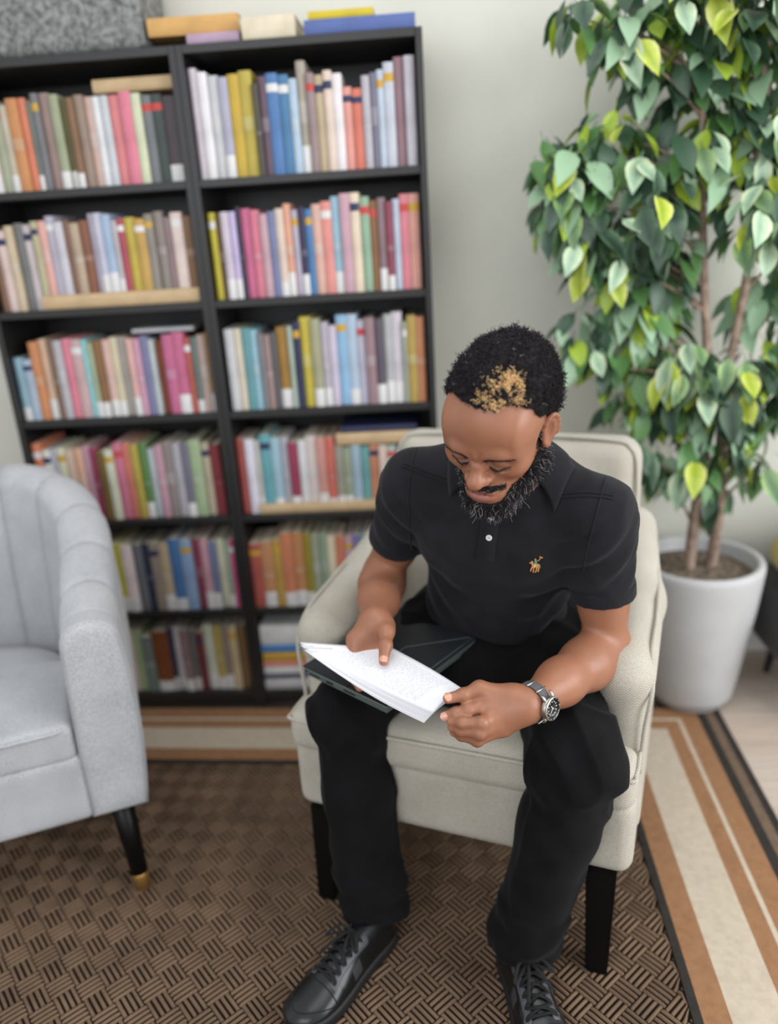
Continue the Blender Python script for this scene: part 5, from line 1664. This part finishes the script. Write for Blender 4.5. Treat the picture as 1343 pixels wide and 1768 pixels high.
def tro_disp(p):
    d = 0.0018 * vnoise(p, 22, 31) + 0.0010 * vnoise(p, 60, 32) + 0.0058 * np.maximum(0, 1 - np.abs(vnoise(p @ np.diag([1, 1, 0.6]), 30, 52)) * 1.5) ** 2
    for hp, kn, hem, s in ((HIP_L, KNEE_L, HEM_L, 1), (HIP_R, KNEE_R, HEM_R, -1)):
        # horizontal rolls behind and beside the knee
        r = p - kn
        w = np.exp(-((r * r).sum(1)) / 0.12 ** 2)
        ax_ = (hem - kn) / np.linalg.norm(hem - kn)
        z = r @ ax_; x = r @ A3(1, 0, 0)
        d += w * 0.0085 * np.sin(z * 68 + x * 30 * s + 1.2 * np.sin(x * 50)) * np.clip((np.abs(x) - 0.02) / 0.05, 0.05, 1)
        d += w * 0.003 * np.sin(z * 55 - x * 80 * s)
        # long soft folds down the shin
        tt = np.clip(z / np.linalg.norm(hem - kn), 0, 1)
        inleg = (np.linalg.norm(r - np.outer(z, ax_), axis=1) < 0.11) & (z > -0.05)
        an = np.arctan2(r @ A3(0, 1, 0), x)
        d += inleg * 0.0035 * np.sin(an * 3 + z * 9 + s) * np.clip(z / 0.1, 0, 1)
        # stacked folds above the shoe
        wh = np.exp(-((tt - 0.90) / 0.11) ** 2) * inleg
        d += wh * (0.0034 * np.sin(z * 104 + 3.4 * np.sin(an * 1.0 + s) + x * 40) + 0.0040 * vnoise(p * np.array([1, 1, 2.0]), 34, 40))
        # thigh creases near the groin
        q = p - lerp(hp, kn, 0.25)
        wt = np.exp(-((q * q).sum(1)) / 0.11 ** 2)
        d += wt * 0.0045 * np.sin((q @ A3(0.7 * s, 0.6, 0.4)) * 100)
    return d
TV, TQ = sdf_mesh(tro, 0.0048, tro_disp)
trousers = pchild('trousers', mesh_np('trousers', TV, TQ, M_trous), label='loose black trousers')
# ---- shoes
M_leather = new_mat('black_leather', (18, 19, 20), 0.28, spec=0.5)
_t = NT(M_leather); _c = _t.coord(); _n = _t.noise(_c, 160, 3); _t.bump(_n, 0.10, 0.0008)
M_panel = new_mat('charcoal_leather_panel', (74, 76, 80), 0.45, spec=0.5)
M_nubuck = new_mat('dark_grey_nubuck', (46, 45, 48), 0.8)
M_rubber = new_mat('black_rubber_sole', (20, 20, 21), 0.6)
M_lace = new_mat('black_lace', (13, 13, 14), 0.85)
M_eyelet = new_mat('gunmetal_eyelet', (120, 120, 122), 0.3, metal=0.9)
def shoe(heel, d, side, label):
    L = 0.292
    d = A3(d[0], d[1], 0); d /= np.linalg.norm(d); l = np.cross(A3(0, 0, 1), d)
    O = A3(heel[0], heel[1], 0.0072)
    W = lambda x, y, z: O + d * x + l * y + A3(0, 0, z)
    X = np.array([0, .006, .02, .05, .09, .13, .17, .21, .24, .262, .278, .288, .292])
    HW = np.array([.012, .026, .034, .038, .038, .040, .045, .0485, .0475, .042, .032, .018, .006])
    HT = np.array([.060, .078, .090, .094, .092, .088, .074, .057, .049, .044, .037, .030, .024])
    CY = np.array([0, 0, 0, 0, .001, .003, .005, .006, .005, .003, .001, -.001, -.002]) * side
    xs = np.linspace(0, 1, 46) ** 1.0 * L
    hw = np.interp(xs, X, HW); ht = np.interp(xs, X, HT); cy = np.interp(xs, X, CY)
    def sm(a, n=2):
        for _ in range(n): a = np.r_[a[0], (a[:-2] + 2 * a[1:-1] + a[2:]) / 4, a[-1]]
        return a
    hw, ht, cy = sm(hw), sm(ht), sm(cy)
    na = 23
    zs = 0.020
    def surf(x, an, off=0.0):
        """point of the upper at length x and angle an (0 = one side, pi = the other)"""
        w = np.interp(x, xs, hw); h = np.interp(x, xs, ht); c = np.interp(x, xs, cy)
        ca, sa = math.cos(an), math.sin(an)
        pw = 0.72 if x < 0.15 else 0.80
        y = math.copysign(abs(ca) ** pw, ca) * (w + off)
        # the sides lean in towards the top
        z = zs + (h - zs + off) * abs(sa) ** 0.85
        y *= 1 - 0.28 * (abs(sa) ** 2) * (1 if x < 0.19 else 0.4)
        return W(x, c + y, z)
    V, F = [], []
    for x in xs:
        for k in range(na):
            V.append(surf(x, math.pi * k / (na - 1)))
    for i in range(len(xs) - 1):
        for k in range(na - 1):
            F.append((i * na + k, i * na + k + 1, (i + 1) * na + k + 1, (i + 1) * na + k)[::-1])
    F.append(tuple(range(na))); F.append(tuple((len(xs) - 1) * na + k for k in range(na))[::-1])
    root = pchild('shoe', mesh_np('shoe', np.array(V), F, M_leather), label=label)
    # sole
    V, F = [], []
    ring = [(x, np.interp(x, xs, cy) + np.interp(x, xs, hw) + 0.004) for x in xs] + [(x, np.interp(x, xs, cy) - np.interp(x, xs, hw) - 0.004) for x in xs[::-1]]
    n = len(ring)
    for (z, g) in ((0.0, -0.002), (0.004, 0.0), (0.022, 0.0), (0.026, -0.003), (0.026, -0.010)):
        for (x, y) in ring:
            c = np.interp(x, xs, cy)
            xx = x + (g * 2 if x > L / 2 else -g * 2) * (abs(x - L / 2) / (L / 2)) ** 8
            V.append(W(xx, y + math.copysign(1, y - c) * g, z))
    for i in range(4):
        for k in range(n):
            F.append((i * n + k, i * n + (k + 1) % n, (i + 1) * n + (k + 1) % n, (i + 1) * n + k)[::-1])
    F.append(tuple(range(n)))
    pchild('sole', mesh_np('sole', np.array(V), F, M_rubber), root)
    def strip(name, x0, x1, a0, a1, off, mat, nx=14, nn=5, shape=None):
        V, F = [], []
        for i in range(nx):
            u = i / (nx - 1)
            for k in range(nn):
                v = k / (nn - 1)
                aa, bb = (a0, a1) if shape is None else shape(u)
                o = off if 0 < k < nn - 1 and 0 < i < nx - 1 else -0.0005
                V.append(surf(x0 + (x1 - x0) * u, aa + (bb - aa) * v, o))
        for i in range(nx - 1):
            for k in range(nn - 1):
                F.append((i * nn + k, i * nn + k + 1, (i + 1) * nn + k + 1, (i + 1) * nn + k))
        return pchild(name, mesh_np(name, np.array(V), F, mat), root)
    up = math.pi / 2
    for s in (1, -1):
        strip('eyestay', 0.092, 0.206, up - s * 0.34, up - s * 0.86, 0.0016, M_panel, 18, 6, lambda u: (up - s * (0.46 - 0.10 * u), up - s * (0.92 - 0.14 * u)))
        strip('side_patch', 0.128, 0.156, up - s * 0.93, up - s * 1.42, 0.0011, M_nubuck, 8, 6)
    strip('tongue', 0.082, 0.205, up - 0.34, up + 0.34, 0.0008, M_leather, 14, 6)
    # toe seam
    pts = [surf(0.212 + 0.042 * math.sin(t), 0.30 + (math.pi - 0.60) * (t / math.pi), 0.0004) for t in np.linspace(0, math.pi, 24)]
    pts = [surf(0.212, an, 0.0004) for an in np.linspace(0.35, math.pi - 0.35, 24)]
    v, f = tube_np(pts, 0.0012, 6); pchild('toe_seam', mesh_np('toe_seam', v, f, M_lace), root)
    pts = [surf(0.212 + 0.062 * math.sin(t) ** 0.8, 0.30 + (math.pi - 0.60) * (t / math.pi), 0.0002) for t in np.linspace(0.02, math.pi - 0.02, 30)]
    v, f = tube_np(pts, 0.0010, 6); pchild('toe_seam', mesh_np('toe_seam', v, f, M_lace), root)
    # eyelets and laces
    xe = np.linspace(0.108, 0.198, 6)
    for x in xe:
        for s in (1, -1):
            c = surf(x, up - s * 0.62, 0.0024)
            t1 = surf(x + 0.004, up - s * 0.62, 0.0024) - c; t1 /= np.linalg.norm(t1)
            t2 = surf(x, up - s * 0.70, 0.0024) - c; t2 /= np.linalg.norm(t2)
            ring = [c + (t1 * math.cos(t) + t2 * math.sin(t)) * 0.0034 for t in np.arange(14) / 14 * 6.2832]
            v, f = tube_np(ring, 0.0009, 5, closed=True)
            pchild('eyelet', mesh_np('eyelet', v, f, M_eyelet), root)
    def lace(pts, w=0.0034):
        P = spline(pts, 20); V, F = [], []
        T_ = np.gradient(P, axis=0); T_ /= np.linalg.norm(T_, axis=1)[:, None]
        for i, p in enumerate(P):
            b = np.cross(T_[i], A3(0, 0, 1)); b /= np.linalg.norm(b) + 1e-9
            nn_ = np.cross(b, T_[i])
            for k in range(8):
                an = k / 8 * 6.2832
                V.append(p + b * math.cos(an) * w + nn_ * math.sin(an) * 0.0013)
        for i in range(len(P) - 1):
            for k in range(8):
                F.append((i * 8 + k, i * 8 + (k + 1) % 8, (i + 1) * 8 + (k + 1) % 8, (i + 1) * 8 + k))
        F.append(tuple(range(8))); F.append(tuple((len(P) - 1) * 8 + k for k in range(8))[::-1])
        pchild('lace', mesh_np('lace', np.array(V), F, M_lace), root)
    for i in range(5):
        for s in (1, -1):
            a_, b_ = xe[5 - i], xe[4 - i]
            lace([surf(a_, up - s * 0.62, 0.0022), surf(a_ - 0.004, up - s * 0.40, 0.0050), surf((a_ + b_) / 2, up, 0.0068 + 0.0012 * (s > 0)), surf(b_ + 0.004, up + s * 0.40, 0.0052), surf(b_, up + s * 0.62, 0.0030)])
    lace([surf(xe[5], up - 0.62, 0.0022), surf(xe[5], up - 0.3, 0.006), surf(xe[5], up + 0.3, 0.006), surf(xe[5], up + 0.62, 0.0022)])
    k0 = surf(xe[0] + 0.004, up, 0.010)
    sg = 1 if side > 0 else -1
    lace([k0, k0 + l * 0.022 + d * 0.010 + A3(0, 0, 0.008), k0 + l * 0.040 + d * 0.030 - A3(0, 0, 0.006), k0 + l * 0.024 + d * 0.024 - A3(0, 0, 0.001), k0 + d * 0.002])
    lace([k0, k0 - l * 0.022 + d * 0.012 + A3(0, 0, 0.008), k0 - l * 0.038 + d * 0.036 - A3(0, 0, 0.008), k0 - l * 0.022 + d * 0.026 - A3(0, 0, 0.001), k0 + d * 0.002])
    lace([k0, k0 + l * 0.012 + d * 0.030 + A3(0, 0, 0.001), k0 + l * 0.030 + d * 0.062 - A3(0, 0, 0.016)])
    lace([k0, k0 - l * 0.010 + d * 0.034 + A3(0, 0, 0.001), k0 - l * 0.024 + d * 0.072 - A3(0, 0, 0.018)])
shoe((-0.133, 1.265), (-0.62, -0.785), 1, 'black leather lace-up shoe, toe turned outwards')
shoe((0.118, 1.215), (0.22, -0.975), -1, 'black leather lace-up shoe, pointing at the camera')

# ================================================================== tablet on the lap
def tablet():
    c = A3(-0.100, 1.372, 0.6185)
    u = A3(0.62, 0.785, 0.03); u /= np.linalg.norm(u)
    v = A3(0.785, -0.62, -0.035); v = v - u * (v @ u); v /= np.linalg.norm(v)
    n = np.cross(u, v); n = n if n[2] > 0 else -n
    root = empty('tablet', (0, 0, 0), label='dark tablet in a folio case on the lap under the papers', cat='tablet')
    root.matrix_world = Matrix(((u[0], v[0], n[0], c[0]), (u[1], v[1], n[1], c[1]), (u[2], v[2], n[2], c[2]), (0, 0, 0, 1)))
    case = new_mat('black_folio_case', (36, 40, 43), 0.5, spec=0.4)
    t = NT(case); t.bump(t.noise(t.coord(), 500, 2), 0.12, 0.0006)
    rim = new_mat('dark_green_metal_rim', (104, 118, 114), 0.4, metal=0.5)
    hole = new_mat('port_black', (8, 8, 9), 0.6)
    a, b = 0.1405, 0.1085
    link_obj('tablet_body', box_mesh('tablet_body', (-a, -b, -0.0125), (a, b, 0.0030), rim, 0.0022, 2), root)
    # folio cover in two panels with a diagonal fold between
    def cover(pts, nm):
        V = [(x, y, 0.0032) for x, y in pts] + [(x, y, 0.0064) for x, y in pts]
        k = len(pts)
        F = [tuple(range(k, 2 * k)), tuple(range(k))[::-1]] + [(i, (i + 1) % k, k + (i + 1) % k, k + i) for i in range(k)]
        me = mesh_np(nm, V, F, case, smooth=False)
        bm = bmesh.new(); bm.from_mesh(me); bmesh.ops.recalc_face_normals(bm, faces=bm.faces); bmesh.ops.bevel(bm, geom=list(bm.edges), offset=0.0008, segments=2, affect='EDGES'); bm.to_mesh(me); bm.free()
        link_obj(nm, me, root)
    e = 0.0006
    A_, B_2 = a + 0.001, b + 0.001
    cover([(-A_, -B_2), (A_, -B_2), (A_, B_2 - 0.006 - e), (0.02, -0.01), (-A_, -0.01)][0:2] + [(A_, B_2 - 0.012), (0.03, 0.012), (-A_, 0.012)], 'cover_panel')
    cover([(-A_, 0.012 + 2 * e), (0.03 - e, 0.012 + 2 * e), (A_, B_2 - 0.012 + 3 * e), (A_, B_2), (-A_, B_2)], 'cover_panel')
    crease_m = new_mat('case_crease', (122, 128, 132), 0.5)
    for pts in ([(0.0, 0.0125, 0.0066), (0.03, 0.0125, 0.0066), (A_ - 0.004, B_2 - 0.0125, 0.0066)], [(-A_ + 0.01, B_2 - 0.0075, 0.0066), (A_ - 0.004, B_2 - 0.0075, 0.0066)]):
        v_, f_ = tube_np(pts, 0.0005, 5)
        link_obj('crease', mesh_np('crease', v_, f_, crease_m), root)
    # ports along the near edge (the -x end)
    def port(y0, y1, z0, z1, nm='port'):
        link_obj(nm, box_mesh(nm, (-a - 0.0006, y0, z0), (-a + 0.001, y1, z1), hole, 0.0004, 1), root)
    port(-0.092, -0.064, -0.0075, -0.0035, 'speaker_slot'); port(-0.046, -0.028, -0.0085, -0.0025, 'charging_port'); port(0.0, 0.030, -0.0075, -0.0035, 'speaker_slot'); port(-0.0535, -0.0515, -0.006, -0.004, 'microphone_hole')
    v_, f_ = tube_np([(-a - 0.0004, -0.100, -0.0028), (-a - 0.0008, -0.100, -0.0028)], 0.0024, 12)
    link_obj('camera_lens', mesh_np('camera_lens', v_, f_, hole), root)
    link_obj('side_button', box_mesh('side_button', (0.05, b - 0.0005, -0.0045), (0.078, b + 0.0008, -0.0015), rim, 0.0004, 1), root)
    link_obj('side_button', box_mesh('side_button', (0.092, b - 0.0005, -0.0045), (0.104, b + 0.0008, -0.0015), rim, 0.0004, 1), root)
tablet()

# ================================================================== the papers
def paper_mat(printed):
    m = new_mat('printed_paper' if printed else 'white_paper', (234, 234, 238), 0.7, spec=0.2)
    if printed:
        t = NT(m)
        uv = t.n('ShaderNodeUVMap'); x, y, z = t.xyz(uv.outputs[0])
        # rows of unreadably small print: broken grey dashes in lines
        line = t.math('GREATER_THAN', t.math('FRACT', t.math('MULTIPLY', y, 34)), 0.62)
        cv = t.n('ShaderNodeCombineXYZ'); t.link(t.math('MULTIPLY', x, 1.0), cv.inputs[0]); t.link(t.math('FLOOR', t.math('MULTIPLY', y, 34)), cv.inputs[1])
        n = t.noise(cv.outputs[0], 46, 2, 0.8)
        dash = t.math('GREATER_THAN', n, 0.50)
        inx = t.math('MULTIPLY', t.math('GREATER_THAN', x, 0.12), t.math('LESS_THAN', x, 0.86))
        iny = t.math('MULTIPLY', t.math('GREATER_THAN', y, 0.10), t.math('LESS_THAN', y, 0.90))
        f = t.math('MULTIPLY', t.math('MULTIPLY', line, dash), t.math('MULTIPLY', inx, iny))
        t.color(t.mix(t.math('MULTIPLY', f, 0.45), (234, 234, 238), (84, 86, 108)))
    return m
def papers():
    PA, PB, PC, PD = A3(-0.268, 1.297, 0.694), A3(-0.092, 1.291, 0.677), A3(0.040, 1.158, 0.6665), A3(-0.020, 1.126, 0.642)
    pm, wm = paper_mat(True), paper_mat(False)
    words = ['topmost printed sheet of paper in the man\'s hands', 'second sheet from the top of the held papers', 'third sheet from the top of the held papers', 'fourth sheet from the top of the held papers', 'fifth sheet from the top of the held papers', 'sixth sheet from the top of the held papers', 'lowest sheet of the held papers, nearest the tablet']
    nrm = np.cross(PB - PA, PD - PA); nrm /= np.linalg.norm(nrm); nrm = nrm if nrm[2] > 0 else -nrm
    r = random.Random(9)
    for i in range(7):
        nu, nv = 26, 14
        sh = A3(r.uniform(-0.004, 0.004), r.uniform(-0.004, 0.004), 0)
        off = -i * 0.0011
        a, b, c, d = PA + A3(0.003 * i, -0.004 * i, 0), PB + A3(0.003 * min(i, 2), 0.002, 0), PC + A3(-0.0006 * i, 0, 0), PD + A3(-0.0022 * i, -0.0006 * i, -0.0014 * i)
        V, F, UV = [], [], []
        for p in range(nu):
            u = p / (nu - 1)
            for q in range(nv):
                v = q / (nv - 1)
                P = (a * (1 - u) + d * u) * (1 - v) + (b * (1 - u) + c * u) * v
                bulge = 0.016 * math.sin(math.pi * v) * u ** 1.2 * (1 - 0.30 * i / 6) - 0.010 * math.sin(math.pi * u) * (1 - v) + 0.004 * math.sin(math.pi * u) * v
                bulge += -0.012 * (1 - v) ** 2 * u * (1 - u) * i / 3
                V.append(P + nrm * (off + bulge * (0.8 if i else 1.0)) + sh * (1 - u) * (0 if i == 0 else 1)); UV.append((u, v))
        for p in range(nu - 1):
            for q in range(nv - 1):
                F.append((p * nv + q, p * nv + q + 1, (p + 1) * nv + q + 1, (p + 1) * nv + q))
        V = np.array(V); k = len(V)
        # a thin second face so that the sheet has two sides and an edge
        me = mesh_np('paper_sheet', V, F, pm if i == 0 else wm)
        uvl = me.uv_layers.new(name='UVMap')
        li = np.empty(len(me.loops), np.int32); me.loops.foreach_get('vertex_index', li)
        uvl.data.foreach_set('uv', np.array(UV, np.float32)[li].ravel())
        o = link_obj('paper_sheet', me, label=words[i], cat='paper', group='sheets of paper in the man\'s hands')
        md = o.modifiers.new('thickness', 'SOLIDIFY'); md.thickness = 0.00028; md.offset = 0
papers()

# ================================================================== wristwatch
def watch():
    ax = WR_L - EL_L; ax /= np.linalg.norm(ax)
    C_ = WR_L - ax * 0.012
    root = empty('wristwatch', (0, 0, 0), label='steel diver watch with black dial and grey strap on the left wrist', cat='watch')
    # face direction: towards the viewer's right and down, square to the forearm
    fd = A3(0.28, -0.88, 0.10); fd = fd - ax * (fd @ ax); fd /= np.linalg.norm(fd)
    sd = np.cross(ax, fd)
    R = 0.0305
    M4 = Matrix(((sd[0], ax[0], fd[0], C_[0]), (sd[1], ax[1], fd[1], C_[1]), (sd[2], ax[2], fd[2], C_[2]), (0, 0, 0, 1)))
    root.matrix_world = M4
    steel = new_mat('brushed_steel', (190, 188, 182), 0.28, metal=0.95)
    black = new_mat('black_dial', (12, 13, 15), 0.25)
    lume = new_mat('white_lume', (226, 228, 222), 0.4)
    strap_m = new_mat('grey_nylon_strap', (78, 78, 80), 0.8)
    t = NT(strap_m); x, y, z = t.xyz(t.coord()); w = t.math('SINE', t.math('MULTIPLY', y, 3800)); w2 = t.math('SINE', t.math('MULTIPLY', z, 3800)); s_ = t.math('MULTIPLY_ADD', t.math('MULTIPLY', w, w2), 0.5, 0.5)
    t.color(t.ramp(s_, [(0.2, (52, 52, 55)), (0.8, (112, 112, 114))])); t.bump(s_, 0.4, 0.0006)
    def lathe(name, prof, mat, sg=48, parent=root):
        V, F = lathe_np(prof, sg); return link_obj(name, mesh_np(name, V, F, mat), parent)
    z0 = 0.0335
    V, F = [], []
    n = 60
    for i in range(n):
        a = i / n * 6.2832
        rx, rz = 0.0335, 0.0315
        p = A3(math.sin(a) * rx, 0, math.cos(a) * rz)
        nn_ = A3(math.sin(a), 0, math.cos(a))
        for (w_, o_) in ((-0.0100, 0.0), (-0.0094, 0.0014), (0.0094, 0.0014), (0.0100, 0.0), (0.0094, -0.0004), (-0.0094, -0.0004)):
            V.append(p + nn_ * o_ + A3(0, w_, 0))
    for i in range(n):
        for k in range(6):
            j = (i + 1) % n
            F.append((i * 6 + k, i * 6 + (k + 1) % 6, j * 6 + (k + 1) % 6, j * 6 + k))
    strap = link_obj('strap', mesh_np('strap', V, F, strap_m), root)
    for a in (0.95, -0.95, 1.55):
        p = A3(math.sin(a) * 0.0352, 0, math.cos(a) * 0.0332)
        v, f = tube_np([p + A3(0, -0.012, 0), p + A3(0, 0.012, 0)], 0.0016, 8)
        link_obj('keeper', mesh_np('keeper', v, f, steel), strap)
    lathe('case', [(0.0, z0 - 0.004), (0.0185, z0 - 0.004), (0.0202, z0 - 0.001), (0.0205, z0 + 0.004), (0.0196, z0 + 0.0060), (0.0, z0 + 0.0060)], steel)
    for sx in (1, -1):
        for sy in (1, -1):
            v, f = tube_np([(sx * 0.013, sy * 0.0112, z0 + 0.002), (sx * 0.0215, sy * 0.0115, z0 - 0.0015), (sx * 0.0245, sy * 0.0115, z0 - 0.0060)], [0.0032, 0.0026, 0.0020], 8)
            link_obj('lug', mesh_np('lug', v, f, steel), root)
    # fluted bezel
    V, F = [], []
    sg = 96
    prof = [(0.0202, z0 + 0.0055), (0.0206, z0 + 0.0066), (0.0204, z0 + 0.0082), (0.0192, z0 + 0.0092), (0.0188, z0 + 0.0090)]
    for k, (r_, z_) in enumerate(prof):
        for i in range(sg):
            a = i / sg * 6.2832
            rr = r_ + (0.0004 if (i // 1) % 2 and k in (0, 1, 2) else 0)
            V.append((math.cos(a) * rr, math.sin(a) * rr, z_))
    for k in range(len(prof) - 1):
        for i in range(sg):
            F.append((k * sg + i, k * sg + (i + 1) % sg, (k + 1) * sg + (i + 1) % sg, (k + 1) * sg + i))
    bez = link_obj('bezel', mesh_np('bezel', V, F, steel, smooth=False), root)
    lathe('bezel_insert', [(0.0190, z0 + 0.0091), (0.0156, z0 + 0.0087), (0.0152, z0 + 0.0080)], black, parent=bez)
    for i in range(12):
        a = i / 12 * 6.2832
        r0, r1 = (0.0162, 0.0184) if i % 3 == 0 else (0.0168, 0.0180)
        v, f = tube_np([(math.cos(a) * r0, math.sin(a) * r0, z0 + 0.0089), (math.cos(a) * r1, math.sin(a) * r1, z0 + 0.0092)], 0.0005, 4)
        link_obj('bezel_mark', mesh_np('bezel_mark', v, f, lume), bez)
    dial = lathe('dial', [(0.0153, z0 + 0.0072), (0.0148, z0 + 0.0066), (0.0, z0 + 0.0066)], black)
    for i in range(12):
        a = i / 12 * 6.2832
        c = A3(math.cos(a) * 0.0120, math.sin(a) * 0.0120, z0 + 0.0068)
        V, F = lathe_np([(0.0, 0.0004), (0.0009, 0.0004), (0.0011, 0.0)], 10)
        if i % 3 == 0: V = V * A3(1.6 if abs(math.cos(a)) > 0.5 else 0.8, 1.6 if abs(math.sin(a)) > 0.5 else 0.8, 1)
        link_obj('hour_marker', mesh_np('hour_marker', V + c, F, lume), dial)
    for (an, ln, w_) in ((0.6, 0.0072, 0.0007), (2.4, 0.0108, 0.0006), (4.3, 0.0115, 0.00025)):
        v, f = tube_np([(-math.cos(an) * 0.002, -math.sin(an) * 0.002, z0 + 0.0073), (math.cos(an) * ln, math.sin(an) * ln, z0 + 0.0073)], w_, 5)
        link_obj('watch_hand', mesh_np('watch_hand', v, f, lume), dial)
    v, f = tube_np([(-0.0195, -0.006, z0 + 0.0015), (-0.0255, -0.008, z0 + 0.0015)], [0.0030, 0.0032], 12)
    link_obj('crown', mesh_np('crown', v, f, steel), root)
watch()
